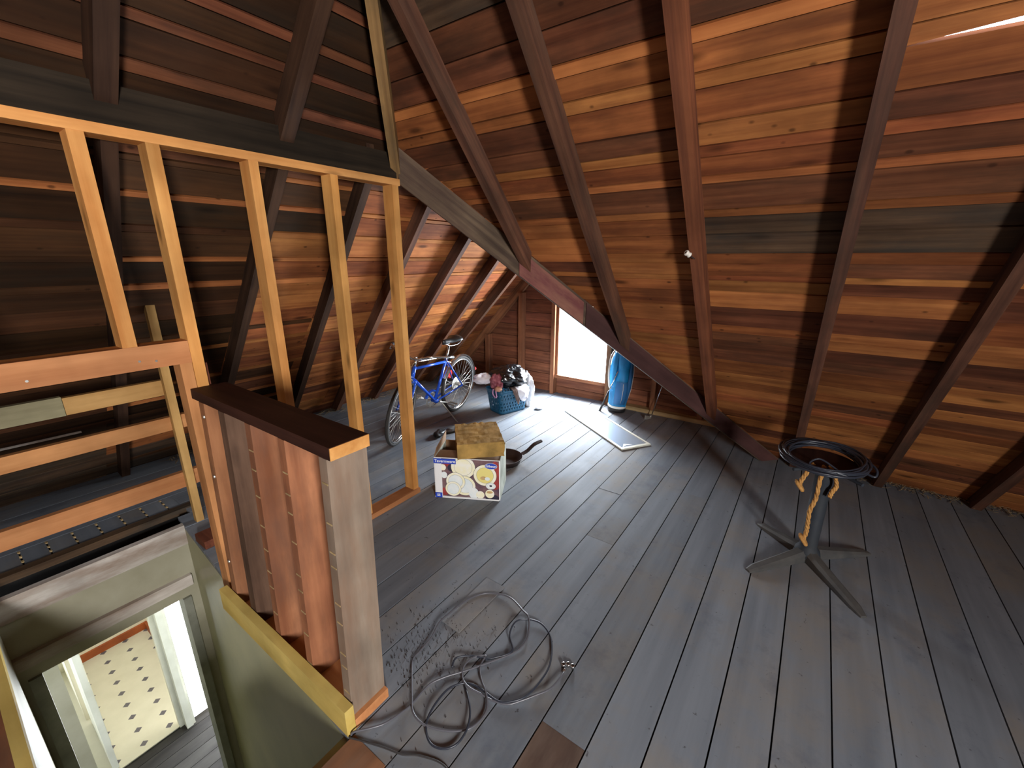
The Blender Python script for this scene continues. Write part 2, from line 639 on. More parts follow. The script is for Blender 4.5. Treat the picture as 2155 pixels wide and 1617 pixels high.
# left slope boards
YL = [4.46]
while YL[-1] > 2.36:
    YL.append(YL[-1] - random.uniform(0.080, 0.108))
    if random.random() < 0.85:
        YL.append(YL[-1] - random.uniform(0.020, 0.030))
YL += [2.255, 2.205, 2.170, 2.085, 2.058, 2.0, 1.972, 1.88, 1.85, 1.74, 1.71, 1.58, 1.54, 1.38, 1.34, 1.16]
RAF_L = [(0.59, 0.72), (1.25, 1.34), (1.75, 2.05), (2.30, 2.60), (2.93, 3.10), (3.56, 3.68), (4.14, 4.02), (4.56, 4.56)]
for i in range(len(YL) - 1):
    a, b = YL[i] - gp, YL[i + 1] + gp
    narrow = (a - b) < 0.045
    ra = XG if a > YR else a - HIP
    rb = XG if b > YR - 0.02 else b - HIP
    if ra < XG:
        rb = min(rb, ra)
        rb = b - HIP
    cuts = sorted({random.choice([0.62, 1.27, 1.27]), random.choice([1.85, 1.85, 2.40]), random.choice([3.0, 3.6])})
    cuts = [c for c in cuts if c < min(ra, rb) - 0.1]
    ends = [-0.75] + cuts + [None]
    for k in range(len(ends) - 1):
        lo, hi = ends[k], ends[k + 1]
        xa = ra if hi is None else hi
        xb = rb if hi is None else hi
        mat = pick([('board_red', 4), ('board_dark', 1.5), ('board_tan', 3.5)])  # tan share raised so the wing looks lit by the window
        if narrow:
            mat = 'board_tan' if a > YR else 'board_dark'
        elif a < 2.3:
            mat = 'board_soot_shade'
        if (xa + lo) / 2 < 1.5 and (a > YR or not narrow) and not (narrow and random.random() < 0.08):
            mat = 'board_umber' if narrow else pick([('board_soot_shade', 3), ('board_umber', 1.4)])  # shade on the left end painted in by darker boards
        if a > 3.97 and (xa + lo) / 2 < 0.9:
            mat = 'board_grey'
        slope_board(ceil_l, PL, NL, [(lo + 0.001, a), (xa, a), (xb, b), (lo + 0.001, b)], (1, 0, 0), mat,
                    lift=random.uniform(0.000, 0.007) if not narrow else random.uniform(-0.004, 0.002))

# left slope rafters, below and above the ridge beam
for k, (xt, xb) in enumerate(RAF_L):
    w = 0.052
    dp = 0.150
    y0, y1 = YR + 0.02, YE + 0.08
    pts = [(x, y, zl(y) - d) for d in (0, dp) for x, y in ((xt - w / 2, y0), (xt + w / 2, y0), (xb + w / 2, y1), (xb - w / 2, y1))]
    hexa('rafter', pts, (xb - xt, y1 - y0, -T * (y1 - y0)), NL, ('rafter_shade' if k < 3 else 'rafter') if k < 7 else 'gable_stud', ceil_l)
for x, w in ((-0.05, 0.052), (0.585, 0.066), (1.235, 0.066)):
    y0, y1 = max(YA, x + HIP) + 0.02, YR - 0.0
    pts = [(xx, y, zl(y) - d) for d in (0, 0.145) for xx, y in ((x - w / 2, y0), (x + w / 2, y0), (x + w / 2, y1), (x - w / 2, y1))]
    hexa('rafter', pts, (0, 1, -T), NL, 'rafter_shade', ceil_l)
# ridge beam of the wing, dark, running over the partition
box('ridge_beam', (-1.2, YR - 0.025, 2.105), (XJ - 0.02, YR + 0.03, 2.245), 'beam_dark', ceil_l)
box('ridge_beam', (XJ + 0.05, YR - 0.025, 2.105), (XG, YR + 0.025, zl(YR) - 0.03), 'beam_dark', ceil_l)
# pale stick painted in for a daylight slit low on the left slope
bar('lath', (-0.1, 3.83, zl(3.83) - 0.012), (0.49, 3.838, zl(3.838) - 0.012), 0.012, 0.014, 'worn_white', ceil_l)
# hip rafter above the meeting point, light wood
hd = Vector((-1, -1, T)).normalized()
sd = Vector((1, -1, 0)).normalized()
J = Vector((XJ, YR, zr(XJ)))


def plumb(name, p, q, w, dp0, dp1, top0, top1, mat, parent, off=0.0):
    """a beam in a vertical plane through p, q; depth measured plumb"""
    p, q = Vector(p), Vector(q)
    d = Vector((q.x - p.x, q.y - p.y, 0)).normalized()
    s = Vector((-d.y, d.x, 0))
    p = p + s * off
    q = q + s * off
    z = Vector((0, 0, 1))
    pts = [p - s * w / 2 - z * top0, q - s * w / 2 - z * top1, q + s * w / 2 - z * top1, p + s * w / 2 - z * top0,
           p - s * w / 2 - z * dp0, q - s * w / 2 - z * dp1, q + s * w / 2 - z * dp1, p + s * w / 2 - z * dp0]
    return hexa(name, pts, q - p, z, mat, parent)


plumb('hip_rafter', J + Vector((0.03, 0.03, -0.03)), J + hd * 3.6, 0.052, 0.185, 0.175, 0.0, 0.0, 'rafter_light', ceil_r)
vd = Vector((1, -1, -T)).normalized()
foot = Vector((XE, YV, 0))
plumb('valley_beam', J + vd * 0.02, foot + vd * 0.12, 0.05, 0.205, 0.135, 0.0, 0.0, 'beam_grey', ceil_r)
# maroon painted board nailed on the face of the valley beam
va, vb = J + vd * (0.535 / vd.x), J + vd * (0.86 / vd.x)
plumb('painted_board', va, vb, 0.012, 0.185, 0.175, 0.02, 0.02, 'maroon', ceil_r, off=-0.0315)
va, vb = J + vd * (0.875 / vd.x), foot + vd * 0.1
plumb('facing_board', va, vb, 0.010, 0.178, 0.125, 0.01, 0.01, 'maroon_dark', ceil_r, off=-0.0305)

# wing right slope, few boards
ys = [YV + 0.02 + i * 0.135 for i in range(17)]
for i in range(len(ys) - 1):
    a, b = ys[i] + gp, min(ys[i + 1], YR) - gp
    slope_board(ceil_w, PW, NW, [(VAL - a, a), (XG, a), (XG, b), (VAL - b, b)], (1, 0, 0), pick([('board_dark', 3), ('board_red', 2)]), lift=0.002)
for x in (3.4, 3.95, 4.56):
    y0, y1 = max(YV, VAL - x + 0.03), YR - 0.03
    pts = [(xx, y, zw(y) - d) for d in (0, 0.14) for xx, y in ((x - 0.026, y0), (x + 0.026, y0), (x + 0.026, y1), (x - 0.026, y1))]
    hexa('rafter', pts, (0, 1, T), NW, 'rafter', ceil_w)

# ------------------------------------------------------------------ gable wall with window
WY0, WY1, WZ0, WZ1 = 1.875, 2.520, 0.245, 1.14
wall_f = slab('wall_front', [
    [(XG, YV - 0.2, -0.1), (XG, WY0, -0.1), (XG, WY0, zw(WY0)), (XG, YV - 0.2, zw(YV - 0.2))],
    [(XG, WY1, -0.1), (XG, YE + 0.1, -0.1), (XG, YE + 0.1, zl(YE + 0.1)), (XG, WY1, zl(WY1))],
    [(XG, WY0, -0.1), (XG, WY1, -0.1), (XG, WY1, WZ0), (XG, WY0, WZ0)],
    [(XG, WY0, WZ1), (XG, WY1, WZ1), (XG, WY1, zl(WY1)), (XG, YR, zl(YR)), (XG, WY0, zw(WY0))]], (1, 0, 0), 0.022, 'outer')
tag(wall_f, 'brown boarded gable wall around the bright window', kind='structure')
zb = [-0.02, 0.09, 0.225, 0.361, 0.515, 0.671, 0.824, 0.998, 1.16, 1.32, 1.48, 1.64, 1.80, 1.96, 2.12]
for i in range(len(zb) - 1):
    a, b = zb[i] + 0.003, zb[i + 1] - 0.003
    lefty = lambda z: YE - z / T
    righty = lambda z: YV + z / T
    segs = []
    if b <= WZ0 + 0.05 or a > WZ1 - 0.02:
        segs.append((righty, lefty))
    else:
        segs.append((lambda z: WY1 + 0.02, lefty))
        segs.append((righty, lambda z: WY0 - 0.02))
    for r_, l_ in segs:
        ya, yb, yc, yd = r_(a), r_(b), l_(b), l_(a)
        if yd - ya < 0.05:
            continue
        if yc < yb:
            yb = yc = (yb + yc) / 2
        dx = random.uniform(0, 0.006)
        pts = [(XG + dx + e, y, z) for e in (0, 0.018) for y, z in ((ya, a), (yb, b), (yc, b), (yd, a))]
        hexa('board', pts, (0, 1, 0), (1, 0, 0), 'gable_board', wall_f)
for y, z1, w in ((3.06, 1.24, 0.055), (3.61, 0.66, 0.06), (2.575, 1.75, 0.05), (1.835, 1.75, 0.05), (1.30, 1.17, 0.05), (0.80, 0.62, 0.05)):
    box('stud', (XG - 0.085, y - w / 2, 0.0), (XG, y + w / 2, z1), 'gable_stud', wall_f)
box('sole_plate', (XG - 0.10, 0.25, 0.0), (XG - 0.005, 1.80, 0.045), 'sole_pale', wall_f)
win = empty('window_1', (XG, (WY0 + WY1) / 2, WZ0), kind='structure')
tag(win, 'bright gable window low in the far wall')
box('window_frame', (XG - 0.045, WY1 - 0.005, WZ0), (XG + 0.04, WY1 + 0.035, WZ1), 'gable_stud', win)
box('window_frame', (XG - 0.045, WY0 - 0.035, WZ0), (XG + 0.04, WY0 + 0.005, WZ1), 'gable_stud', win)
box('window_sill', (XG - 0.06, WY0 - 0.05, WZ0 - 0.035), (XG + 0.05, WY1 + 0.05, WZ0 + 0.004), 'gable_stud', win)
box('window_head', (XG - 0.045, WY0 - 0.035, WZ1), (XG + 0.04, WY1 + 0.035, WZ1 + 0.045), 'gable_stud', win)
NG = NT('window_glass')
for nd in list(NG.t.nodes):
    if nd.type == 'BSDF_PRINCIPLED':
        NG.t.nodes.remove(nd)
tr = NG.n('ShaderNodeBsdfTransparent')
gl = NG.n('ShaderNodeBsdfGlossy')
gl.inputs['Roughness'].default_value = 0.05
mx = NG.n('ShaderNodeMixShader')
mx.inputs[0].default_value = 0.05
NG.l(tr.outputs[0], mx.inputs[1])
NG.l(gl.outputs[0], mx.inputs[2])
NG.l(mx.outputs[0], NG.t.nodes['Material Output'].inputs[0])
M['glass'] = NG.m
box('pane', (XG + 0.018, WY0 - 0.0, WZ0), (XG + 0.022, WY1 + 0.0, WZ1), 'glass', win)

# rear gable wall (behind the viewer) with the window that lights the room
RW = (-1.6, -1.0, 1.15, 2.05)
wall_b = slab('wall_rear', [
    [(XBE, YB, 0), (RW[0], YB, 0), (RW[0], YB, T * (RW[0] - XBE)), (XBE, YB, 0.01)],
    [(RW[1], YB, 0), (XE + 0.1, YB, 0), (XE + 0.1, YB, 0.01), (XA, YB, zr(XA)), (RW[1], YB, T * (RW[1] - XBE))],
    [(RW[0], YB, 0), (RW[1], YB, 0), (RW[1], YB, RW[2]), (RW[0], YB, RW[2])],
    [(RW[0], YB, RW[3]), (RW[1], YB, RW[3]), (RW[1], YB, T * (RW[1] - XBE)), (RW[0], YB, T * (RW[0] - XBE))]], (0, -1, 0), 0.0, 'gable_board')
tag(wall_b, 'boarded gable wall behind the viewer', kind='structure')

# ------------------------------------------------------------------ floor
OX0, OY0, OY1 = -0.10, 1.15, 3.10      # stair opening


def ox1(y):
    return 0.565 + (y - 1.13) * 0.078


fl = MB()
fl.box((XBE, YB, -0.24), (XG + 0.1, OY0, -0.028))
fl.box((XBE, OY0, -0.24), (OX0 - 0.02, OY1, -0.028))
fl.box((0.78, OY0, -0.24), (XG + 0.1, OY1, -0.028))
fl.box((XBE, 3.34, -0.24), (XG + 0.1, YE + 0.2, -0.028))
fl.box((0.76, 3.09, -0.24), (XG + 0.1, 3.36, -0.028))
floor = fl.build('floor', 'under')
tag(floor, 'worn grey painted plank floor', kind='structure')
PW_ = 0.1765
rows = []
y = 0.05 - PW_ * 15
while y < YE + 0.05:
    rows.append(y)
    y += PW_
joints = [0.3, 0.95, 1.55, 2.13, 2.7, 3.25, 3.8]
for y in rows:
    ya, yb = y + 0.003, y + PW_ - 0.003
    ym = (ya + yb) / 2
    if ya > YE + 0.02:
        continue
    yb = min(yb, YE + 0.06)
    xe = XG if ym > YV else XE + 0.06
    xs = -1.6
    if ym > OY1 + 0.1:
        xs = -1.0
    if OY0 <= ym <= OY1 + 0.18:
        xs = None
    cuts = [random.choice(joints)] if random.random() < 0.45 else []
    if 0.40 < ym < 0.58:
        cuts = [1.018, 3.0]
    if 0.22 < ym < 0.40:
        cuts = [2.13]
    if 0.93 <= ym < 1.16:
        cuts = [0.585, 2.7]
    if 3.27 < ym < 3.62:
        xs = 0.80
    cuts = sorted(set(c for c in cuts if c > (xs if xs is not None else 0.7) + 0.3))
    if xs is None:
        ends = [(ox1(ya), ox1(yb))]
        hexa('plank', [(x, yy, z) for z in (-0.026, 0) for x, yy in ((-1.6, ya), (OX0, ya), (OX0, yb), (-1.6, yb))], (1, 0, 0), (0, 0, 1), 'floor', floor)
    else:
        ends = [(xs, xs)]
    ends += [(c, c) for c in cuts] + [(xe, xe)]
    for k in range(len(ends) - 1):
        (a0, a1), (b0, b1) = ends[k], ends[k + 1]
        dz = random.uniform(-0.0015, 0.0015)
        mat = 'floor'
        if 0.40 < ym < 0.58 and k == 0:
            mat = 'patch_brown'
        if 0.93 <= ym < 1.16 and k == 0:
            mat = 'stair_brown'
        pts = [(x, yy, z + dz) for z in (-0.026, 0) for x, yy in ((a0 + 0.0003, ya), (b0 - 0.0003, ya), (b1 - 0.0003, yb), (a1 + 0.0003, yb))]
        hexa('plank', pts, (1, 0, 0), (0, 0, 1), mat, floor)
# short boards across, past the stair opening, with a lip board
box('lip_board', (-1.0, 3.30, -0.03), (0.86, 3.36, 0.012), 'board_grey', floor)
x = -0.95
while x < 0.78:
    box('plank', (x + 0.004, 3.365, -0.02), (x + 0.108, 3.62, 0.0), 'floor', floor, along=(0, 1, 0))
    for q in range(3):
        box('nail', (x - 0.006, 3.42 + q * 0.065, -0.005), (x + 0.006, 3.44 + q * 0.065, 0.003), 'sole_pale', floor)
    x += 0.112
# loose hatch piece let into the floor
hexa('patch_board', [(x, y, z) for z in (0.0005, 0.004) for x, y in ((1.125, 1.09), (1.475, 1.085), (1.475, 1.205), (1.13, 1.20))], (1, 0, 0), (0, 0, 1), 'floor', floor)

# ------------------------------------------------------------------ stairwell and the floor below
M['plaster'] = plain('plaster_beige', (164, 160, 140), 0.55, var=(146, 142, 120), scale=3)
M['plaster_green'] = plain('stair_wall_paint', (146, 142, 104), 0.34, var=(128, 124, 90), scale=2.5)
M['white_paint'] = plain('white_door_paint', (226, 226, 212), 0.45, var=(206, 206, 190), scale=4)
M['wall_cream'] = plain('cream_wall', (228, 224, 204), 0.6)
M['baseboard'] = plain('brown_baseboard', (166, 84, 34), 0.45, var=(140, 66, 26))
M['hall_floor'] = wood('hall_floor', (72, 70, 68), (50, 48, 48), 0.06, knots=0.0, grain=8)
M['grey_trim'] = plain('grey_trim', (138, 140, 128), 0.5, var=(112, 112, 100))
M['black_trim'] = plain('dark_trim', (40, 40, 34), 0.5)
ZF = -2.60


def wallbox(name, lo, hi, mat, label):
    mb = MB().box(lo, hi)
    return tag(mb.build(name, mat), label, kind='structure')


mb = MB()
a0, a1 = (ox1(OY0), OY0), (ox1(OY1) + 0.0, OY1)
mb.add([(a0[0], a0[1], ZF), (a1[0], a1[1], ZF), (a1[0] + 0.1, a1[1], ZF), (a0[0] + 0.1, a0[1], ZF),
        (a0[0], a0[1], -0.027), (a1[0], a1[1], -0.027), (a1[0] + 0.1, a1[1], -0.027), (a0[0] + 0.1, a0[1], -0.027)], HEX)
wr = tag(mb.build('wall_stair_right', 'plaster_green'), 'glossy olive stairwell wall below the half wall', kind='structure')
wallbox('wall_stair_left', (OX0 - 0.10, OY0 - 0.1, ZF), (OX0, OY1, -0.027), 'plaster', 'beige stairwell wall at the lower left edge')
wallbox('wall_stair_near', (OX0, OY0 - 0.1, ZF), (0.7, OY0, -0.027), 'plaster_green', 'stairwell wall below the near floor edge')
DX0, DX1, DZ = -0.035, 0.625, -0.51
mb = MB()
mb.box((OX0, OY1, DZ), (0.80, OY1 + 0.10, -0.13))
mb.box((OX0, OY1, ZF), (DX0, OY1 + 0.10, DZ))
mb.box((DX1, OY1, ZF), (0.80, OY1 + 0.10, DZ))
wall_s = tag(mb.build('wall_stair_far', 'plaster'), 'beige wall above the stairwell doorway', kind='structure')
tr1 = box('trim_1', (-1.0, OY1 - 0.012, -0.135), (0.755, OY1 + 0.03, 0.0), 'worn_white')
tag(tr1, 'worn whitish header board along the far edge of the stair opening', kind='structure')
tr2 = box('trim_2', (OX0, OY1 - 0.03, -0.425), (0.69, OY1 + 0.0, -0.35), 'worn_white')
tag(tr2, 'worn whitish casing board above the stairwell doorway', kind='structure')
tr3 = box('trim_3', (DX1 - 0.005, OY1 - 0.02, ZF), (DX1 + 0.04, OY1 + 0.1, DZ), 'grey_trim')
tag(tr3, 'grey jamb on the right of the stairwell doorway', kind='structure')
tr4 = box('trim_4', (DX0 - 0.04, OY1 - 0.02, ZF), (DX0 + 0.012, OY1 + 0.1, DZ), 'grey_trim')
tag(tr4, 'grey jamb on the left of the stairwell doorway', kind='structure')
tr8 = box('trim_5', (OX0 - 0.035, 1.2, -0.03), (OX0, 3.05, 0.06), 'yellow_board')
tag(tr8, 'pale board on the left edge of the stair opening', kind='structure')
tr9 = box('trim_8', (OX0 - 0.14, 1.2, 0.0), (OX0 - 0.037, 3.05, 0.04), 'stair_brown')
tag(tr9, 'brown board outside the pale board at the left frame edge', kind='structure')
# hall and bathroom below
hf = MB().box((-0.9, OY0, ZF - 0.05), (1.7, 4.26, ZF - 0.012)).build('floor', 'under')
tag(hf, 'dark plank floor at the foot of the stairs', kind='structure')
yy = OY0
while yy < 4.2:
    y2 = min(yy + 0.125, 4.235)
    box('plank', (-0.85, yy + 0.002, ZF - 0.012), (1.65, y2 - 0.002, ZF), 'hall_floor', hf)
    yy += 0.125
NV = NT('vinyl_diamonds')
tc = NV.n('ShaderNodeTexCoord')
sx = NV.n('ShaderNodeSeparateXYZ')
NV.l(tc.outputs['Object'], sx.inputs[0])
G = 0.1918
fx = NV.math('ABSOLUTE', NV.math('SUBTRACT', NV.math('FRACT', NV.math('DIVIDE', NV.math('SUBTRACT', NV.math('MULTIPLY_ADD', sx.outputs[1], -0.0325, sx.outputs[0]), 0.402 - G / 2), G)), 0.5))
fy = NV.math('ABSOLUTE', NV.math('SUBTRACT', NV.math('FRACT', NV.math('DIVIDE', NV.math('SUBTRACT', sx.outputs[1], 4.352 - G / 2), G)), 0.5))
dm = NV.math('LESS_THAN', NV.math('ADD', fx, fy), 0.165)
nz = NV.noise(tc.outputs['Object'], 7, 5)
bg = NV.mix(nz, lin((216, 212, 194)), lin((196, 192, 172)))
NV.l(NV.mix(dm, bg, lin((92, 88, 96))), NV.b.inputs['Base Color'])
NV.b.inputs['Roughness'].default_value = 0.35
M['vinyl'] = NV.m
vf = MB().box((-0.4, 4.26, ZF - 0.05), (1.1, 5.95, ZF)).build('floor', 'vinyl')
tag(vf, 'cream vinyl floor with small dark diamonds seen through the doorway', kind='structure')
wallbox('wall_bath_far', (-0.4, 5.93, ZF), (1.1, 6.0, 0.0 - 0.3), 'wall_cream', 'cream far wall of the room below')
bb = box('baseboard_far', (0.2, 5.905, ZF), (0.85, 5.93, ZF + 0.085), 'baseboard')
tag(bb, 'brown baseboard along the cream far wall', kind='structure')
wallbox('wall_bath_right', (0.815, 4.26, ZF), (0.9, 5.95, -0.3), 'wall_cream', 'cream right wall of the room below')
bb = box('baseboard_right', (0.79, 4.5, ZF), (0.815, 5.9, ZF + 0.085), 'baseboard')
tag(bb, 'brown baseboard along the right wall of the room below', kind='structure')
wallbox('wall_bath_left', (0.10, 5.05, ZF), (0.20, 5.95, -0.3), 'wall_cream', 'pale left wall of the room below')
wallbox('wall_hall_left', (-0.95, OY1, ZF), (-0.85, 6.0, -0.25), 'plaster', 'left wall of the hall below')
mb = MB()
mb.box((-0.85, 4.20, ZF), (0.05, 4.26, -0.25))
mb.box((1.35, 4.20, ZF), (1.75, 4.26, -0.25))
mb.box((0.05, 4.20, -0.55), (1.35, 4.26, -0.25))
tag(mb.build('wall_hall_far', 'plaster'), 'hall wall around the lower doors', kind='structure')
wallbox('wall_hall_right', (1.70, OY1, ZF), (1.80, 4.26, -0.25), 'plaster', 'right wall of the hall below')
hc = wallbox('ceiling_hall', (-0.95, OY1 + 0.10, -0.27), (1.8, 6.0, -0.245), 'wall_cream', 'ceiling of the hall below')
tr6 = box('trim_6', (0.630, 4.17, ZF), (0.680, 4.28, -0.56), 'white_paint')
tag(tr6, 'white door casing beside the vinyl floor', kind='structure')
tr7 = box('trim_7', (0.595, 4.24, ZF), (0.630, 4.30, -0.56), 'white_paint')
tag(tr7, 'white door stop on the inner side of the casing', kind='structure')
M['lit_pane'] = emit('lit_glass_door', (255, 255, 255), 6.0)
w2 = empty('window_2', (0.95, 4.2, ZF), kind='structure')
tag(w2, 'blown-out tall glazed opening beside the white door casing')
box('pane', (0.695, 4.215, ZF + 0.03), (1.35, 4.225, -0.56), 'lit_pane', w2)
box('window_frame', (0.68, 4.18, ZF), (0.70, 4.25, -0.56), 'white_paint', w2)
d1 = empty('door_1', (0.10, 4.28, ZF), kind='structure')
tag(d1, 'white panel door standing open into the lower room')
box('door_leaf', (0.125, 4.28, ZF + 0.01), (0.165, 4.98, -0.58), 'white_paint', d1)
for z0, z1 in ((ZF + 0.2, ZF + 0.9), (ZF + 1.05, ZF + 1.85)):
    MB().box((0.165, 4.38, z0), (0.172, 4.88, z1)).build('door_panel', 'white_paint', d1, mw=Matrix.Identity(4))
MB().lathe([(0.0, 0.0), (0.02, 0.0), (0.012, 0.02), (0.012, 0.035), (0.028, 0.045), (0.028, 0.065), (0.0, 0.075)], 14, (0.165, 4.92, ZF + 0.95), 'x').build('door_knob', 'nail', d1, mw=Matrix.Identity(4), smooth=True)

# ------------------------------------------------------------------ stud partition
SY0, SY1 = 2.165, 2.255
part = empty('stud_partition', (1.2, 2.2, 0), 'open partition of new orange pine studs under the dark ridge beam', 'partition')
box('top_plate', (-1.0, SY0, 2.070), (1.895, SY1, 2.106), 'pine', part)
for x, z0, w in ((0.476, 1.313, 0.046), (0.690, 0.0, 0.044), (1.055, 0.0, 0.042), (1.455, 0.0, 0.042), (1.858, 0.036, 0.046)):
    box('stud', (x - w / 2, SY0 + 0.002, z0), (x + w / 2, SY1 - 0.002, 2.070), 'pine', part)
box('stud', (-0.06, SY0 + 0.002, 1.313), (-0.015, SY1 - 0.002, 2.070), 'pine', part)
box('header', (-1.0, SY0 - 0.002, 1.218), (0.666, SY0 + 0.04, 1.313), 'pine_red', part)
box('header', (-1.0, SY0 + 0.04, 1.218), (0.666, SY1, 1.313), 'pine', part)
box('trimmer_stud', (0.622, SY0 + 0.004, 0.0), (0.666, SY1 - 0.004, 1.218), 'pine_red', part)
box('bottom_plate', (0.80, SY0 - 0.012, 0.0), (1.885, SY1, 0.036), 'pine_red', part)
box('block', (0.712, SY0 + 0.03, 1.08), (0.730, SY1, 1.20), 'rafter_brown', part)
for x, z in ((0.10, 1.25), (0.185, 1.245), (0.492, 1.255), (0.545, 1.247)):
    MB().lathe([(0.0, -0.003), (0.0045, -0.003), (0.0045, 0.001), (0.0, 0.002)], 8, (x, SY0 - 0.002, z), 'y').build('nail', 'nail', part, mw=Matrix.Identity(4))

# ------------------------------------------------------------------ half wall beside the stair opening
LEAN = 0.030
hw = empty('half_wall', (0.66, 1.62, 0), 'rough half wall of upright planks with a dark cap beside the stairwell', 'half wall')
HX0, HX1 = 0.602, 0.742
for i, (y, m, w) in enumerate(((1.137, 'weathered', 0.042), (1.385, 'baluster', 0.042), (1.625, 'baluster', 0.044), (1.84, 'baluster_dark', 0.055), (2.035, 'baluster', 0.05))):
    x1 = HX1 if i else HX1 + 0.004
    o = box('upright_plank', (HX0, y, 0.042), (x1, y + w, 1.062), m, hw, shear=LEAN)
    # chalky saw marks on the near edge
    for q in range(9):
        z = 0.12 + q * 0.105 + random.uniform(-0.03, 0.03)
        if i in (3, 4):
            continue
        xs = HX0 + LEAN * z
        MB().box((xs - 0.0012, y + 0.004, z), (xs + 0.001, y + w - 0.008, z + 0.006)).build('saw_mark', 'sole_pale', hw, mw=Matrix.Identity(4))
box('cap_board', (HX0 + 0.002, 1.12, 1.062), (HX1 + 0.002, 2.16, 1.104), 'cap_dark', hw, shear=LEAN)
hexa('cap_end', [(x + LEAN * z, y, z) for z in (1.062, 1.103) for x, y in ((HX0 + 0.002, 1.1165), (HX1 + 0.002, 1.1165), (HX1 + 0.002, 1.12), (HX0 + 0.002, 1.12))], (0, 1, 0), (0, 0, 1), 'pine', hw)
box('base_plate', (HX0 + 0.0, 1.118, 0.0), (HX1 + 0.006, 2.15, 0.042), 'pine_red', hw)
box('fascia_board', (0.566, 1.118, 0.0), (0.601, 2.13, 0.115), 'yellow_board', hw)
for y, z in ((2.052, 1.0), (2.055, 0.72), (2.06, 0.28)):
    MB().lathe([(0.0, -0.004), (0.007, -0.004), (0.009, 0.0), (0.003, 0.001), (0.0, -0.001)], 10, (HX0 + LEAN * z, y, z), 'x').build('screw', 'nail', hw, mw=Matrix.Identity(4))

# ------------------------------------------------------------------ guard rail on the far side of the stair opening
gr = empty('guard_rail', (0.8, 3.1, 0), 'timber guard rail with three rails on the far side of the stairwell', 'railing')
pw = 0.042
post = MB()
zt = 1.735
post.add([(0.780, 3.055, -0.10), (0.780 + pw, 3.055, -0.10), (0.780 + pw, 3.098, -0.10), (0.780, 3.098, -0.10),
          (0.780, 3.055, 1.50), (0.780 + pw, 3.055, 1.72), (0.780 + pw, 3.098, 1.72), (0.780, 3.098, 1.50)], HEX)
post.add([(0.780 + pw * 0.55, 3.055, 1.69), (0.780 + pw, 3.055, 1.69), (0.780 + pw, 3.098, 1.69), (0.780 + pw * 0.55, 3.098, 1.69),
          (0.780 + pw * 0.7, 3.055, zt), (0.780 + pw, 3.055, zt), (0.780 + pw, 3.098, zt), (0.780 + pw * 0.7, 3.098, zt)], HEX)
pm = frame_of([(0.80, 3.075, 0.8)], (0, 0, 1), (0, -1, 0))
pv = [pm.inverted() @ Vector(p) for p in post.v]
post.v = [tuple(p) for p in pv]
post.build('post', 'pine_yellow', gr, mw=pm)
box('rail', (-1.0, 3.098, 0.86), (0.36, 3.136, 0.962), 'pine_grey', gr)
box('rail', (0.362, 3.098, 0.862), (0.83, 3.136, 0.954), 'pine_yellow', gr)
box('rail', (-1.0, 3.098, 0.637), (0.98, 3.136, 0.722), 'pine_red', gr)
box('rail', (-1.0, 3.098, 0.248), (0.98, 3.136, 0.350), 'pine_red', gr)
blk = box('wood_block', (0.70, 2.70, 0.0), (0.80, 2.84, 0.05), 'rafter_brown')
tag(blk, 'short offcut of wood on the floor at the foot of the guard rail post', 'offcut')

# ------------------------------------------------------------------ materials of the things
M['tyre'] = plain('tyre_rubber', (44, 42, 40), 0.8)
M['chrome'] = plain('chrome', (205, 206, 206), 0.22, 0.95)
M['alu'] = plain('dull_aluminium', (190, 188, 180), 0.42, 0.75)
M['blue_frame'] = plain('blue_enamel', (34, 82, 190), 0.22, 0.15, spec=0.6)
M['black_vinyl'] = plain('black_vinyl', (30, 32, 34), 0.35)
M['black_plastic'] = plain('black_bag_plastic', (16, 17, 20), 0.22, spec=0.7)
M['white_plastic'] = plain('white_lamp_plastic', (230, 230, 224), 0.4)
M['red_reflector'] = plain('red_reflector', (190, 40, 40), 0.3)
M['teal'] = plain('teal_plastic', (20, 80, 110), 0.42)
M['white_cloth'] = plain('white_cloth', (228, 226, 228), 0.8, var=(206, 204, 212), scale=14)
M['white_bag'] = plain('white_bag_plastic', (236, 240, 246), 0.35)
M['brown_cloth'] = plain('brown_cloth', (112, 92, 84), 0.9, var=(92, 74, 68), scale=30, bump=0.3)
M['red_cloth'] = plain('red_print_cloth', (104, 22, 36), 0.85, var=(176, 112, 122), scale=22)
M['pink_cloth'] = plain('lilac_cord', (196, 150, 190), 0.7)
M['orange_cloth'] = plain('peach_cloth', (200, 150, 124), 0.8)
M['cardboard'] = plain('cardboard', (150, 116, 82), 0.85, var=(132, 100, 70), scale=8)
M['carton_white'] = plain('carton_white', (240, 240, 238), 0.45)
M['carton_side'] = plain('carton_side', (150, 156, 140), 0.5, var=(196, 200, 186), scale=10)
M['print_blue'] = plain('print_blue', (48, 78, 190), 0.4)
M['print_plum'] = plain('print_plum', (92, 70, 84), 0.4, var=(134, 104, 104), scale=16)
M['print_cream'] = plain('print_cream', (250, 244, 200), 0.4, var=(252, 250, 236), scale=18)
M['print_yellow'] = plain('print_yellow', (240, 226, 140), 0.4)
M['print_white'] = plain('print_white', (226, 238, 240), 0.4, var=(244, 248, 244), scale=14)
M['print_line'] = plain('print_line', (88, 92, 96), 0.5)
M['print_red'] = plain('print_red', (176, 70, 66), 0.5, var=(120, 44, 48), scale=18)
M['print_tan'] = plain('print_tan', (214, 178, 120), 0.5, var=(168, 136, 96), scale=25)
M['print_dark'] = plain('print_dark', (52, 48, 66), 0.5)
M['foam'] = plain('old_foam', (178, 142, 80), 0.95, var=(134, 108, 62), scale=9, bump=0.5, spec=0.1)
M['iron'] = plain('black_iron', (44, 38, 38), 0.5, 0.4, var=(60, 48, 44), scale=14)
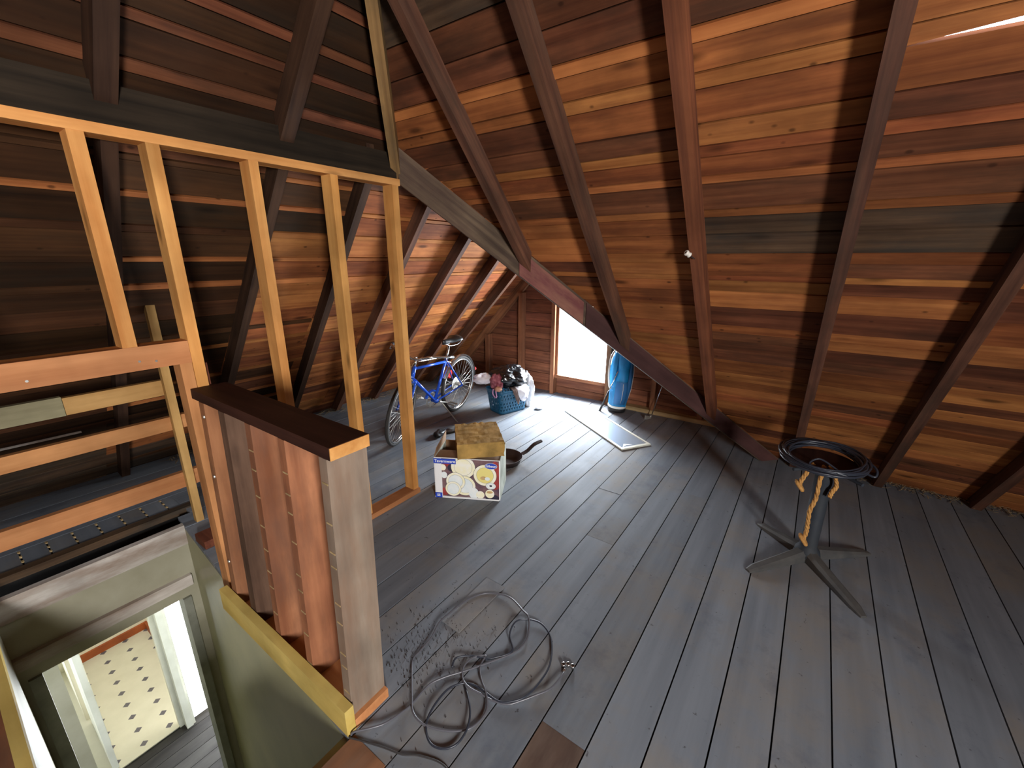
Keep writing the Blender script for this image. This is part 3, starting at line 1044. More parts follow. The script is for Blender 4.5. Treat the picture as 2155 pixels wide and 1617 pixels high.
M['mirror'] = plain('mirror_pale', (196, 208, 222), 0.12, 0.55)  # pale diffuse share stands in for the reflected bright window
M['golf_blue'] = plain('turquoise_nylon', (24, 136, 196), 0.5, var=(20, 118, 178), scale=10)
M['golf_navy'] = plain('blue_panel', (38, 98, 150), 0.6)
M['black_rubber'] = plain('black_rubber', (26, 26, 28), 0.6)
M['pedestal'] = plain('pedestal_paint', (40, 46, 54), 0.7, var=(52, 55, 58), scale=12, spec=0.3)
M['pedestal_dusty'] = plain('pedestal_dusty', (84, 82, 78), 0.7, var=(62, 62, 62), scale=9)
M['cable_black'] = plain('black_cable', (44, 48, 58), 0.38)
M['cable_grey'] = plain('grey_cable', (86, 86, 92), 0.32)
M['cable_dark'] = plain('dark_cable', (52, 50, 50), 0.5)
M['rope'] = plain('sisal_rope', (196, 146, 80), 0.9, var=(164, 116, 58), scale=60, bump=0.4)
M['porcelain'] = plain('porcelain', (226, 220, 208), 0.3)
M['dropping'] = plain('dark_debris', (30, 26, 24), 0.9)
M['straw'] = plain('dry_straw', (140, 122, 92), 0.9, var=(110, 96, 72), scale=20)
M['grey_cloth'] = plain('grey_cloth', (104, 106, 104), 0.8)

# ------------------------------------------------------------------ bicycle
TH = math.radians(6)
bx_ = Vector((-0.987, -0.163, 0))
by_ = Vector((0.163, -0.987, 0))
bz_ = Vector((0, 0, 1))
BM_ = Matrix(((bx_.x, by_.x, 0, 3.345), (bx_.y, by_.y, 0, 3.125), (0, 0, 1, 0.003), (0, 0, 0, 1))) @ Matrix.Rotation(-TH, 4, 'X')
bike = empty('bicycle', None, 'blue bicycle with chrome fenders standing behind the end stud', 'bicycle', mw=BM_)
WR = 0.318


def ring(mb, R, r, c, n=48, m=8, rot=None):
    pts = []
    for k in range(n):
        a = 2 * PI * k / n
        p = Vector((R * math.cos(a), 0, R * math.sin(a)))
        pts.append((rot @ p if rot else p) + Vector(c))
    mb.tube(pts, r, m, closed=True)


def wheel(c, rot, parent):
    R = rot or Matrix.Identity(3)
    mb = MB()
    ring(mb, WR - 0.016, 0.016, c, rot=R)
    w = mb.build('wheel', 'tyre', parent, smooth=True)
    mb = MB()
    for s in (-0.009, 0.009):
        ring(mb, WR - 0.036, 0.007, Vector(c) + R @ Vector((0, s, 0)), rot=R, m=6)
    mb.build('rim', 'chrome', w, mw=WM[parent.name], smooth=True)
    mb = MB()
    for k in range(32):
        a = 2 * PI * k / 32
        b = a + (0.45 if k % 2 else -0.45)
        s = 0.026 if (k // 2) % 2 else -0.026
        mb.tube([Vector(c) + R @ Vector((0.022 * math.cos(b), s, 0.022 * math.sin(b))), Vector(c) + R @ Vector(((WR - 0.038) * math.cos(a), 0, (WR - 0.038) * math.sin(a)))], 0.0013, 4)
    mb.build('spokes', 'alu', w, mw=WM[parent.name])
    mb = MB()
    mb.tube([Vector(c) + R @ Vector((0, s, 0)) for s in (-0.055, -0.03, -0.029, 0.029, 0.03, 0.055)], [0.008, 0.008, 0.02, 0.02, 0.008, 0.008], 12)
    mb.build('hub', 'alu', w, mw=WM[parent.name], smooth=True)
    return w


RH, BB, ST = Vector((0, 0, WR)), Vector((0.435, 0, 0.255)), Vector((0.265, 0, 0.665))
HT, HB = Vector((0.775, 0, 0.695)), Vector((0.815, 0, 0.565))
FH = Vector((0.985, 0, WR))
rw_ = wheel(RH, None, bike)
SA = (HT - HB).normalized()
STEER = Matrix.Rotation(math.radians(17), 3, SA)
FC = HB + STEER @ (FH - HB)
wheel(FC, STEER, bike)
mb = MB()
mb.tube([ST, BB], 0.0145, 10)
mb.tube([ST + Vector((0.02, 0, -0.03)), HT + SA * -0.02], 0.013, 10)
mb.tube([BB, HB + SA * 0.03], 0.0145, 10)
mb.tube([HB, HT], 0.018, 10)
for s in (-1, 1):
    mb.tube([ST + Vector((0, 0.012 * s, -0.02)), RH + Vector((0, 0.052 * s, 0))], 0.008, 8)
    mb.tube([BB + Vector((0, 0.02 * s, 0)), RH + Vector((0, 0.052 * s, 0))], 0.009, 8)
mb.tube([BB + Vector((0, -0.035, 0)), BB + Vector((0, 0.035, 0))], 0.021, 12)
mb.build('frame', 'blue_frame', bike, smooth=True)
mb = MB()
for s in (-1, 1):
    crown = HB + STEER @ Vector((0.0, 0.035 * s, -0.01))
    mb.tube(spline([crown, HB + STEER @ Vector((0.07, 0.045 * s, -0.12)), FC + STEER @ Vector((0, 0.05 * s, 0))], 5), 0.010, 8)
mb.tube([HB + STEER @ Vector((0, -0.045, -0.005)), HB + STEER @ Vector((0, 0.045, -0.005))], 0.014, 8)
mb.build('fork', 'blue_frame', bike, smooth=True)


def fender(c, rot, a0, a1, name):
    mb = MB()
    n = 22
    vs, fs = [], []
    for k in range(n + 1):
        a = a0 + (a1 - a0) * k / n
        for j in range(6):
            t = -1 + 2 * j / 5
            r = WR + 0.020 - 0.012 * t * t
            p = Vector((r * math.cos(a), 0.024 * t, r * math.sin(a)))
            vs.append((rot @ p if rot else p) + Vector(c))
    for k in range(n):
        for j in range(5):
            fs.append((k * 6 + j, k * 6 + j + 1, k * 6 + 7 + j, k * 6 + 6 + j))
    mb.add(vs, fs)
    for s in (-1, 1):
        a = a0 + (a1 - a0) * 0.75
        p = Vector(((WR + 0.01) * math.cos(a), 0.024 * s, (WR + 0.01) * math.sin(a)))
        q = Vector((0, 0.055 * s, 0))
        mb.tube([(rot @ q if rot else q) + Vector(c), (rot @ p if rot else p) + Vector(c)], 0.0025, 5)
    return mb.build(name, 'chrome', bike, smooth=True, fix=False)


fender(RH, None, math.radians(25), math.radians(205), 'fender')
fender(FC, STEER, math.radians(70), math.radians(165), 'fender')
mb = MB()
mb.tube([ST + Vector((0.005, 0, -0.03)), Vector((0.225, 0, 0.79))], 0.0125, 10)
sp_ = mb.build('seat_post', 'chrome', bike, smooth=True)
# saddle: wide sprung seat
mb = MB()
prof = [(0.13, 0.010), (0.10, 0.022), (0.04, 0.030), (-0.02, 0.052), (-0.07, 0.082), (-0.11, 0.088), (-0.135, 0.070), (-0.145, 0.03)]
vs, fs = [], []
for x, w in prof:
    for k in range(10):
        a = 2 * PI * k / 10
        up = 0.030 if math.sin(a) > 0 else 0.022
        vs.append((0.205 + x, w * math.cos(a), 0.842 + up * math.sin(a) + (0.012 if x < -0.05 else 0)))
for i in range(len(prof) - 1):
    for k in range(10):
        fs.append((i * 10 + k, i * 10 + (k + 1) % 10, i * 10 + 10 + (k + 1) % 10, i * 10 + 10 + k))
fs += [tuple(range(10)), tuple(range((len(prof) - 1) * 10, len(prof) * 10))]
mb.add(vs, fs)
sd_ = mb.build('saddle', 'black_vinyl', bike, smooth=True)
mb = MB()
for s in (-0.03, 0.03):
    mb.tube(spline([(0.31, s * 0.4, 0.83), (0.23, s, 0.80), (0.12, s * 1.5, 0.805), (0.08, s * 1.8, 0.835)], 4), 0.0045, 6)
mb.build('saddle_springs', 'chrome', sd_, mw=WM[bike.name], smooth=True)
mb = MB()
stem = HT + SA * 0.085
mb.tube([HT, stem], 0.011, 8)
mb.tube([stem, stem + STEER @ Vector((0.05, 0, 0.01))], 0.011, 8)
mb.build('stem', 'chrome', bike, smooth=True)
hc_ = stem + STEER @ Vector((0.05, 0, 0.012))
mb = MB()
bp_ = [hc_ + STEER @ Vector(p) for p in ((-0.20, -0.30, 0.02), (-0.10, -0.27, 0.04), (0.01, -0.16, 0.045), (0.02, -0.04, 0.0), (0.02, 0.04, 0.0), (0.01, 0.16, 0.045), (-0.10, 0.27, 0.04), (-0.20, 0.30, 0.02))]
mb.tube(spline(bp_, 5), 0.0115, 8)
hb_ = mb.build('handlebar', 'chrome', bike, smooth=True)
for s in (0, 1):
    e = bp_[0] if s == 0 else bp_[-1]
    i = bp_[1] if s == 0 else bp_[-2]
    MB().tube([e, e + (i - e) * 0.85], 0.016, 8).build('grip', 'black_rubber', hb_, mw=WM[bike.name], smooth=True)
    MB().tube(spline([i, i + (e - i) * 0.3 + Vector((0.035, 0, -0.03)), e + Vector((0.03, 0, -0.045))], 4), 0.0055, 6).build('brake_lever', 'chrome', hb_, mw=WM[bike.name], smooth=True)
mb = MB()
lc = hc_ + STEER @ Vector((0.0, 0.02, 0.045))
mb.tube([lc + Vector((-0.03, 0, 0)), lc + Vector((-0.03, 0, 0)), lc + Vector((0.05, 0, 0.0))], [0.001, 0.032, 0.036], 12)
mb.build('lamp', 'white_plastic', hb_, mw=WM[bike.name], smooth=False)
# drive side
mb = MB()
yd = -0.045
mb.lathe([(0.078, yd - 0.002), (0.084, yd), (0.078, yd + 0.002), (0.066, yd + 0.002), (0.066, yd - 0.002), (0.078, yd - 0.002)], 32, (BB.x, 0, BB.z), 'y')
for k in range(5):
    a = 2 * PI * k / 5
    mb.tube([BB + Vector((0, yd, 0)), BB + Vector((0.07 * math.cos(a), yd, 0.07 * math.sin(a)))], 0.006, 5)
mb.build('chainring', 'alu', bike, smooth=False)
mb = MB()
vs, fs = [], []
for k in range(15):
    a = math.radians(20 + 200 * k / 14)
    for r in (0.088, 0.104):
        for dy in (-0.012, 0.012):
            vs.append(BB + Vector((r * math.cos(a), yd + dy, r * math.sin(a))))
for k in range(14):
    o_ = k * 4
    for p, q in ((0, 1), (1, 3), (3, 2), (2, 0)):
        fs.append((o_ + p, o_ + q, o_ + 4 + q, o_ + 4 + p))
mb.add(vs, fs)
mb.build('chain_guard', 'blue_frame', bike)
mb = MB()
mb.lathe([(0.0, yd - 0.012), (0.02, yd - 0.012), (0.026, yd - 0.004), (0.036, yd + 0.004), (0.036, yd + 0.008), (0.0, yd + 0.008)], 24, (0, 0, WR), 'y')
mb.build('cogs', 'alu', bike)
mb = MB()
mb.lathe([(0.0, 0.032), (0.07, 0.032), (0.072, 0.034), (0.0, 0.036)], 28, (0, -0.07, WR), 'y')
mb.build('spoke_guard', 'white_plastic', bike)
mb = MB()
up = [(BB.x, yd, BB.z + 0.083), (0.0, yd, WR + 0.036)]
dn = [(BB.x, yd, BB.z - 0.083), (0.03, yd, WR - 0.10), (-0.02, yd, WR - 0.06)]
mb.tube(up, 0.004, 5)
mb.tube(dn, 0.004, 5)
mb.build('chain', 'iron', bike)
for s, ang in ((-1, 20), (1, 200)):
    a = math.radians(ang)
    arm = Vector((0.165 * math.cos(a), 0, 0.165 * math.sin(a)))
    p0 = BB + Vector((0, 0.06 * s, 0))
    cr = MB().tube([p0, p0 + arm], 0.008, 6).build('crank_arm', 'alu', bike)
    pc = p0 + arm + Vector((0, 0.055 * s, 0))
    mb = MB()
    for dx in (-0.028, 0.028):
        mb.box(tuple(pc + Vector((dx - 0.006, -0.045, -0.009))), tuple(pc + Vector((dx + 0.006, 0.045, 0.009))))
    for dy in (-0.045, 0.045):
        mb.box(tuple(pc + Vector((-0.03, dy - 0.003, -0.006))), tuple(pc + Vector((0.03, dy + 0.003, 0.006))))
    mb.build('pedal', 'alu', cr, mw=WM[bike.name])
mb = MB()
kp = BB + Vector((-0.05, 0.03, -0.01))
mb.tube([kp, (0.30, 0.21, 0.012)], [0.008, 0.007], 6)
mb.build('kickstand', 'alu', bike)
mb = MB()
mb.lathe([(0.0, 0), (0.02, 0), (0.022, 0.006), (0.0, 0.01)], 14, (-WR - 0.028, 0, WR + 0.10), 'x')
mb.build('reflector', 'red_reflector', bike)
mb = MB()
mb.lathe([(0.0, -0.07), (0.05, -0.07), (0.05, -0.066), (0.0, -0.066)], 16, (0.08, 0.0, WR + 0.12), 'y')
mb.build('red_disc', 'red_reflector', bike)
mb = MB()
mb.tube(spline([stem + Vector((0.05, 0.1, 0.03)), stem + Vector((0.12, 0.05, -0.03)), HB + Vector((0.05, 0.02, 0.05))], 5), 0.003, 5)
mb.tube(spline([bp_[-2], HT + Vector((0.02, 0.05, 0.06)), ST + Vector((0.2, 0.02, 0.05)), ST + Vector((0.03, 0.02, 0.02))], 6), 0.003, 5)
mb.build('brake_cables', 'chrome', bike)


# ------------------------------------------------------------------ laundry basket and what lies in it
def blob(name, c, rad, mat, label=None, cat=None, seed=0, amp=0.25, freq=6.0, rot=0.0, n=(28, 18), flat=None, fine=0.06, group=None, tilt=0.0):
    vs, fs = [], []
    nu, nv = n
    Rm = Matrix.Rotation(rot, 3, 'Z') @ Matrix.Rotation(tilt, 3, 'Y')
    off = Vector((seed * 7.3, seed * 3.1, seed * 5.7))
    for j in range(nv + 1):
        ph = PI * j / nv
        for i in range(nu):
            th = 2 * PI * i / nu
            d = Vector((math.sin(ph) * math.cos(th), math.sin(ph) * math.sin(th), math.cos(ph)))
            k = 1 + amp * vnoise(d * 1.0 + off, freq * 0.35) + fine * (1 - abs(vnoise(d + off, freq)) * 2)
            p = Vector((d.x * rad[0] * k, d.y * rad[1] * k, d.z * rad[2] * k))
            if flat is not None:
                p.z = max(p.z, flat)
            vs.append(Rm @ p)
    for j in range(nv):
        for i in range(nu):
            fs.append((j * nu + i, j * nu + (i + 1) % nu, (j + 1) * nu + (i + 1) % nu, (j + 1) * nu + i))
    me = newmesh(name, vs, fs, mat, True)
    bmfix(me)
    o = link(name, me, None, Matrix.Translation(c))
    return tag(o, label, cat, group)


e1, e2 = Vector((0.955, -0.297, 0)), Vector((0.297, 0.955, 0))
bc = Vector((3.466, 2.599, 0)) + e1 * 0.205 + e2 * 0.145
BK = Matrix(((e1.x, e2.x, 0, bc.x), (e1.y, e2.y, 0, bc.y), (0, 0, 1, 0.001), (0, 0, 0, 1)))
bk = empty('laundry_basket', None, 'teal plastic laundry basket with holes, heaped with bags and clothes', 'basket', mw=BK)


def rrect(a, b, r, n):
    """n points round a rounded rectangle"""
    pts = []
    segs = [((a - r, b - r), 0), ((-a + r, b - r), 90), ((-a + r, -b + r), 180), ((a - r, -b + r), 270)]
    per = []
    for (cx, cy), a0 in segs:
        for k in range(5):
            t = math.radians(a0 + 90 * k / 4)
            per.append(Vector((cx + r * math.cos(t), cy + r * math.sin(t))))
    L = [0]
    for i in range(len(per)):
        L.append(L[-1] + (per[(i + 1) % len(per)] - per[i]).length)
    out = []
    for k in range(n):
        s = L[-1] * k / n
        for i in range(len(per)):
            if L[i] <= s <= L[i + 1]:
                t = (s - L[i]) / max(1e-9, L[i + 1] - L[i])
                out.append(per[i].lerp(per[(i + 1) % len(per)], t))
                break
    return out


nB, hB = 96, 14
vs, fs = [], []
for j in range(hB + 1):
    t = j / hB
    P = rrect(0.175 + 0.030 * t, 0.120 + 0.028 * t, 0.045, nB)
    for p in P:
        vs.append((p.x, p.y, 0.004 + 0.262 * t))
for j in range(hB):
    for i in range(nB):
        hole = (j in (2, 4, 6, 9, 11)) and (i + (j // 2) % 2 * 1) % 3 == 0
        if not hole:
            fs.append((j * nB + i, j * nB + (i + 1) % nB, (j + 1) * nB + (i + 1) % nB, (j + 1) * nB + i))
me = newmesh('basket_wall', vs, fs, 'teal', True)
o = link('basket_wall', me, bk, BK)
sm = o.modifiers.new('shell', 'SOLIDIFY')
sm.thickness = 0.003
me = newmesh('basket_bottom', [(p.x, p.y, 0.004) for p in rrect(0.175, 0.120, 0.045, 48)], [tuple(range(48))], 'teal')
link('basket_bottom', me, bk, BK)
mb = MB()
mb.tube([(p.x, p.y, 0.268) for p in rrect(0.209, 0.152, 0.05, 64)], 0.009, 8, closed=True)
mb.build('rim', 'teal', bk, smooth=True)


def bpt(x, y, z):
    return BK @ Vector((x, y, z))


blob('black_garbage_bag', bpt(0.03, 0.02, 0.385), (0.205, 0.165, 0.115), 'black_plastic', 'shiny black garbage bag bulging over the teal basket', 'garbage bag', 1, 0.30, 5, rot=-0.3, n=(56, 36), fine=0.16)
blob('white_plastic_bag', bpt(0.262, -0.03, 0.20), (0.050, 0.095, 0.185), 'white_bag', 'white plastic bag hanging over the window end of the basket', 'plastic bag', 2, 0.3, 6, rot=-0.3, n=(36, 26), fine=0.12)
blob('white_cloth', bpt(-0.24, 0.115, 0.375), (0.11, 0.075, 0.055), 'white_cloth', 'white cloth spilling over the bicycle end of the basket', 'cloth', 3, 0.3, 6, rot=-0.6, n=(32, 20), fine=0.10)
blob('red_print_cloth', bpt(-0.165, -0.02, 0.36), (0.055, 0.075, 0.085), 'red_cloth', 'dark red and white print cloth beside the black bag', 'cloth', 4, 0.3, 7, n=(32, 20), fine=0.10)
blob('peach_cloth', bpt(-0.195, -0.095, 0.30), (0.035, 0.04, 0.028), 'orange_cloth', 'small peach cloth at the corner of the basket rim', 'cloth', 5, 0.3, 7, n=(20, 14))
mb = MB()
mb.tube(spline([bpt(-0.20, -0.06, 0.31), bpt(-0.222, -0.09, 0.27), bpt(-0.222, -0.10, 0.22), bpt(-0.217, -0.065, 0.205), bpt(-0.222, -0.03, 0.24), bpt(-0.215, -0.03, 0.29)], 6), 0.007, 6)
tag(mb.build('lilac_strap', 'pink_cloth', smooth=True), 'lilac strap looped over the side of the basket', 'strap')


def drape(name, pts_top, drop, mat, label, seed, wob=0.012, bulge=0.02):
    """cloth hanging down the near long side of the basket"""
    vs, fs = [], []
    nu, nv = 14, 12
    for j in range(nv + 1):
        t = j / nv
        for i in range(nu + 1):
            u = i / nu
            x = pts_top[0] + (pts_top[1] - pts_top[0]) * (u + (0.5 - u) * 0.55 * max(0, t - 0.35)) + pts_top[2] * t
            y = -0.160 - bulge * math.sin(PI * min(1, t * 1.3)) * math.sin(PI * u) - wob * abs(vnoise((u * 5 + seed, t * 3, seed), 1.5))
            z = 0.285 - drop * t * (0.75 + 0.25 * math.sin(PI * u))
            if j == 0:
                y += 0.05
                z += 0.012
            vs.append(BK @ Vector((x, y, z)))
    for j in range(nv):
        for i in range(nu):
            a = j * (nu + 1) + i
            fs.append((a, a + 1, a + nu + 2, a + nu + 1))
    me = newmesh(name, vs, fs, mat, True)
    o = link(name, me)
    s = o.modifiers.new('thick', 'SOLIDIFY')
    s.thickness = 0.004
    return tag(o, label, 'cloth')


drape('white_towel', (0.00, 0.17, 0.02), 0.165, 'white_cloth', 'white towel hanging down the near side of the basket', 1.0, bulge=0.03)
drape('brown_cloth', (-0.055, 0.01, 0.05), 0.185, 'brown_cloth', 'narrow brown cloth hanging beside the white towel', 4.0, bulge=0.012)
blob('crumpled_wrapper', (3.93, 2.395, 0.018), (0.05, 0.04, 0.018), 'white_bag', 'crumpled white wrapper on the floor by the basket', 'wrapper', 9, 0.4, 7, n=(20, 12), flat=-0.016)

# ------------------------------------------------------------------ dinnerware carton
A_, B_ = Vector((1.905, 2.017, 0)), Vector((2.127, 1.602, 0))
ex = (B_ - A_).normalized()
ey = Vector((-ex.y, ex.x, 0))
CW, CD, CH = (B_ - A_).length, 0.305, 0.312
CB = Matrix(((ex.x, ey.x, 0, A_.x), (ex.y, ey.y, 0, A_.y), (0, 0, 1, 0.001), (0, 0, 0, 1)))
ct = empty('dinnerware_carton', None, 'open printed dinnerware carton with plates on its front', 'carton', mw=CB)
th = 0.005
MB().box((0, 0, 0), (CW, th, CH)).build('front_panel', 'carton_white', ct)
MB().box((0, CD - th, 0), (CW, CD, CH)).build('back_panel', 'cardboard', ct)
MB().box((0, th, 0), (th, CD - th, CH)).build('side_panel', 'carton_side', ct)
MB().box((CW - th, th, 0), (CW, CD - th, CH)).build('side_panel', 'carton_side', ct)
MB().box((th, th, 0), (CW - th, CD - th, th)).build('bottom_panel', 'cardboard', ct)
mb = MB()
mb.add([(0, 0.004, CH), (0, CD, CH), (0.012, CD - 0.02, CH + 0.085), (0.006, 0.05, CH + 0.05), (0.004, 0.004, CH), (0.004, CD, CH), (0.016, CD - 0.02, CH + 0.085), (0.010, 0.05, CH + 0.05)], HEX)
mb.build('flap', 'cardboard', ct)
mb = MB()
mb.add([(0.01, CD, CH), (CW - 0.01, CD, CH), (CW - 0.01, CD + 0.05, CH - 0.11), (0.01, CD + 0.05, CH - 0.11), (0.01, CD + 0.004, CH), (CW - 0.01, CD + 0.004, CH), (CW - 0.01, CD + 0.054, CH - 0.109), (0.01, CD + 0.054, CH - 0.109)], HEX)
mb.build('flap', 'cardboard', ct)
mb = MB()
mb.add([(0.006, 0.006, CH - 0.004), (CW - 0.006, 0.006, CH - 0.004), (CW - 0.006, 0.15, CH - 0.012), (0.006, 0.15, CH - 0.012), (0.006, 0.006, CH - 0.008), (CW - 0.006, 0.006, CH - 0.008), (CW - 0.006, 0.15, CH - 0.016), (0.006, 0.15, CH - 0.016)], HEX)
mb.build('flap', 'cardboard', ct)
LAY = [0.0]


def pr_rect(u0, u1, v0, v1, mat, name='print'):
    LAY[0] += 0.00018
    y = -LAY[0]
    MB().add([(u0 * CW, y, v0 * CH), (u1 * CW, y, v0 * CH), (u1 * CW, y, v1 * CH), (u0 * CW, y, v1 * CH)], [(0, 1, 2, 3)]).build(name, mat, ct, fix=False)


def pr_disc(u, v, rx, rz, mat, name='printed_plate', rot=0.0, clip=None):
    LAY[0] += 0.00018
    y = -LAY[0]
    n = 36
    P = []
    lo, hi = (0.115 * CW, 0.985 * CW), (0.035 * CH, 0.985 * CH)
    for k in range(n):
        a = 2 * PI * k / n
        x, z = rx * math.cos(a), rz * math.sin(a)
        x, z = x * math.cos(rot) - z * math.sin(rot), x * math.sin(rot) + z * math.cos(rot)
        P.append((min(max(u * CW + x, lo[0]), lo[1]), y, min(max(v * CH + z, hi[0]), hi[1])))
    MB().add(P, [tuple(range(n))]).build(name, mat, ct, fix=False)


def pr_plate(u, v, r, rot=0.0, inner='print_white', rim='print_cream', k=1.0):
    pr_disc(u, v, r, r * k, 'print_line', rot=rot)
    pr_disc(u, v, r * 0.975, r * 0.975 * k, rim, rot=rot)
    pr_disc(u, v, r * 0.74, r * 0.74 * k, 'print_line', rot=rot)
    pr_disc(u, v, r * 0.725, r * 0.725 * k, inner, rot=rot)


pr_rect(0.115, 0.985, 0.035, 0.985, 'print_plum')
pr_disc(0.93, 0.62, 0.045, 0.11, 'print_red', 'printed_fruit')
pr_disc(0.20, 0.86, 0.026, 0.024, 'print_red', 'printed_fruit')
pr_disc(0.27, 0.76, 0.03, 0.03, 'print_dark', 'printed_fruit')
pr_disc(0.135, 0.76, 0.022, 0.024, 'print_cream', 'printed_cup')
pr_disc(0.15, 0.57, 0.022, 0.026, 'print_white', 'printed_cup')
pr_disc(0.15, 0.15, 0.03, 0.03, 'print_red', 'printed_fruit')
pr_plate(0.445, 0.79, 0.088, inner='print_cream')
pr_plate(0.775, 0.62, 0.083, inner='print_yellow')
pr_disc(0.75, 0.55, 0.022, 0.014, 'print_tan', 'printed_food')
pr_disc(0.81, 0.54, 0.018, 0.014, 'print_white', 'printed_food')
pr_plate(0.465, 0.33, 0.078)
pr_plate(0.325, 0.43, 0.070)
pr_plate(0.285, 0.24, 0.058)
pr_disc(0.60, 0.16, 0.036, 0.044, 'print_white', 'printed_cup')
pr_disc(0.70, 0.13, 0.030, 0.030, 'print_cream', 'printed_cup')
pr_disc(0.885, 0.06, 0.05, 0.03, 'print_dark', 'printed_cup')
pr_disc(0.845, 0.17, 0.032, 0.034, 'print_cream', 'printed_cup')
pr_disc(0.845, 0.21, 0.022, 0.010, 'print_tan', 'printed_food')
pr_plate(0.862, 0.37, 0.036, k=0.72, rim='print_white')
pr_disc(0.862, 0.375, 0.010, 0.007, 'print_dark', 'printed_food')
pr_rect(0.0, 0.985, 0.0, 0.035, 'carton_white')
pr_rect(0.012, 0.115, 0.13, 0.86, 'carton_white')
pr_rect(0.0, 0.34, 0.865, 0.985, 'print_blue')
pr_rect(0.004, 0.112, 0.0, 0.125, 'print_blue')
pr_disc(0.868, 0.865, 0.044, 0.024, 'carton_white', 'logo_oval')
pr_disc(0.868, 0.865, 0.042, 0.022, 'print_blue', 'logo_oval')


def lettering(body, u, v, size, mat, parent, name='lettering', bold=0.0):
    cu = bpy.data.curves.new('text', 'FONT')
    cu.body = body
    cu.size = size
    cu.align_x = 'CENTER'
    cu.align_y = 'CENTER'
    cu.offset = bold
    tmp = bpy.data.objects.new('text', cu)
    COL.objects.link(tmp)
    bpy.context.view_layer.update()
    me = bpy.data.meshes.new_from_object(tmp.evaluated_get(bpy.context.evaluated_depsgraph_get()))
    bpy.data.objects.remove(tmp)
    me.materials.clear()
    me.materials.append(M[mat])
    LAY[0] += 0.0002
    mw = CB @ Matrix.Translation((u * CW, -LAY[0], v * CH)) @ Matrix.Rotation(PI / 2, 4, 'X')
    return link(name, me, parent, mw)


lettering('Tavernware', 0.172, 0.925, 0.031, 'carton_white', ct, bold=0.0006)
lettering('Gibson', 0.868, 0.865, 0.026, 'carton_white', ct, bold=0.0006)
lettering('55', 0.058, 0.062, 0.024, 'carton_white', ct, bold=0.0008)

# foam block on the carton
fc = [Vector((1.950, 1.832)), Vector((2.185, 1.605)), Vector((2.452, 1.880)), Vector((2.225, 2.105))]
vs, fs = [], []
nu, nv, nw = 14, 16, 5


def foam_p(u, v, w):
    p = fc[0].lerp(fc[1], u).lerp(fc[3].lerp(fc[2], u), v)
    q = Vector((p.x, p.y, 0.328 + 0.108 * w))
    n = Vector((vnoise((u * 4, v * 4, w * 2), 2.0), vnoise((u * 4 + 9, v * 4, w * 2), 2.0), vnoise((u * 5, v * 5 + 9, w), 1.8)))
    edge = 1.0 if (u > 0.97 or v > 0.97) else 0.45
    return q + n * 0.011 * edge


idx = {}


def fv(i, j, k):
    key = (i, j, k)
    if key not in idx:
        idx[key] = len(vs)
        vs.append(foam_p(i / nu, j / nv, k / nw))
    return idx[key]


for i in range(nu):
    for j in range(nv):
        fs.append((fv(i, j, 0), fv(i, j + 1, 0), fv(i + 1, j + 1, 0), fv(i + 1, j, 0)))
        fs.append((fv(i, j, nw), fv(i + 1, j, nw), fv(i + 1, j + 1, nw), fv(i, j + 1, nw)))
for k in range(nw):
    for i in range(nu):
        fs.append((fv(i, 0, k), fv(i + 1, 0, k), fv(i + 1, 0, k + 1), fv(i, 0, k + 1)))
        fs.append((fv(i, nv, k), fv(i, nv, k + 1), fv(i + 1, nv, k + 1), fv(i + 1, nv, k)))
    for j in range(nv):
        fs.append((fv(0, j, k), fv(0, j, k + 1), fv(0, j + 1, k + 1), fv(0, j + 1, k)))
        fs.append((fv(nu, j, k), fv(nu, j + 1, k), fv(nu, j + 1, k + 1), fv(nu, j, k + 1)))
me = newmesh('foam_block', vs, fs, 'foam', False)
bmfix(me)
tag(link('foam_block', me), 'crumbling yellow-brown foam block lying on the carton', 'foam block')

# iron pan behind the carton
pan = empty('frying_pan', (2.635, 1.93, 0.0), 'black iron frying pan on the floor behind the carton', 'frying pan')
MB().lathe([(0.0, 0.004), (0.115, 0.004), (0.145, 0.055), (0.152, 0.056), (0.149, 0.048), (0.122, 0.0), (0.0, 0.0)], 32).build('bowl', 'iron', pan, smooth=True)
hd_ = Vector((0.80, -0.60, 0))
hp = spline([hd_ * 0.145 + Vector((0, 0, 0.05)), hd_ * 0.20 + Vector((0, 0, 0.075)), hd_ * 0.26 + Vector((0, 0, 0.125)), hd_ * 0.33 + Vector((0, 0, 0.15))], 5)
mb = MB()
sd2 = Vector((-hd_.y, hd_.x, 0))
vs, fs = [], []
for i, p in enumerate(hp):
    w = 0.017 + 0.004 * math.sin(PI * i / (len(hp) - 1))
    for a, b in ((-w, -0.006), (w, -0.006), (w, 0.006), (-w, 0.006)):
        vs.append(p + sd2 * a + Vector((0, 0, b)))
for i in range(len(hp) - 1):
    for k in range(4):
        fs.append((i * 4 + k, i * 4 + (k + 1) % 4, i * 4 + 4 + (k + 1) % 4, i * 4 + 4 + k))
fs += [(3, 2, 1, 0), tuple((len(hp) - 1) * 4 + k for k in range(4))]
mb.add(vs, fs)
mb.build('handle', 'iron', pan)

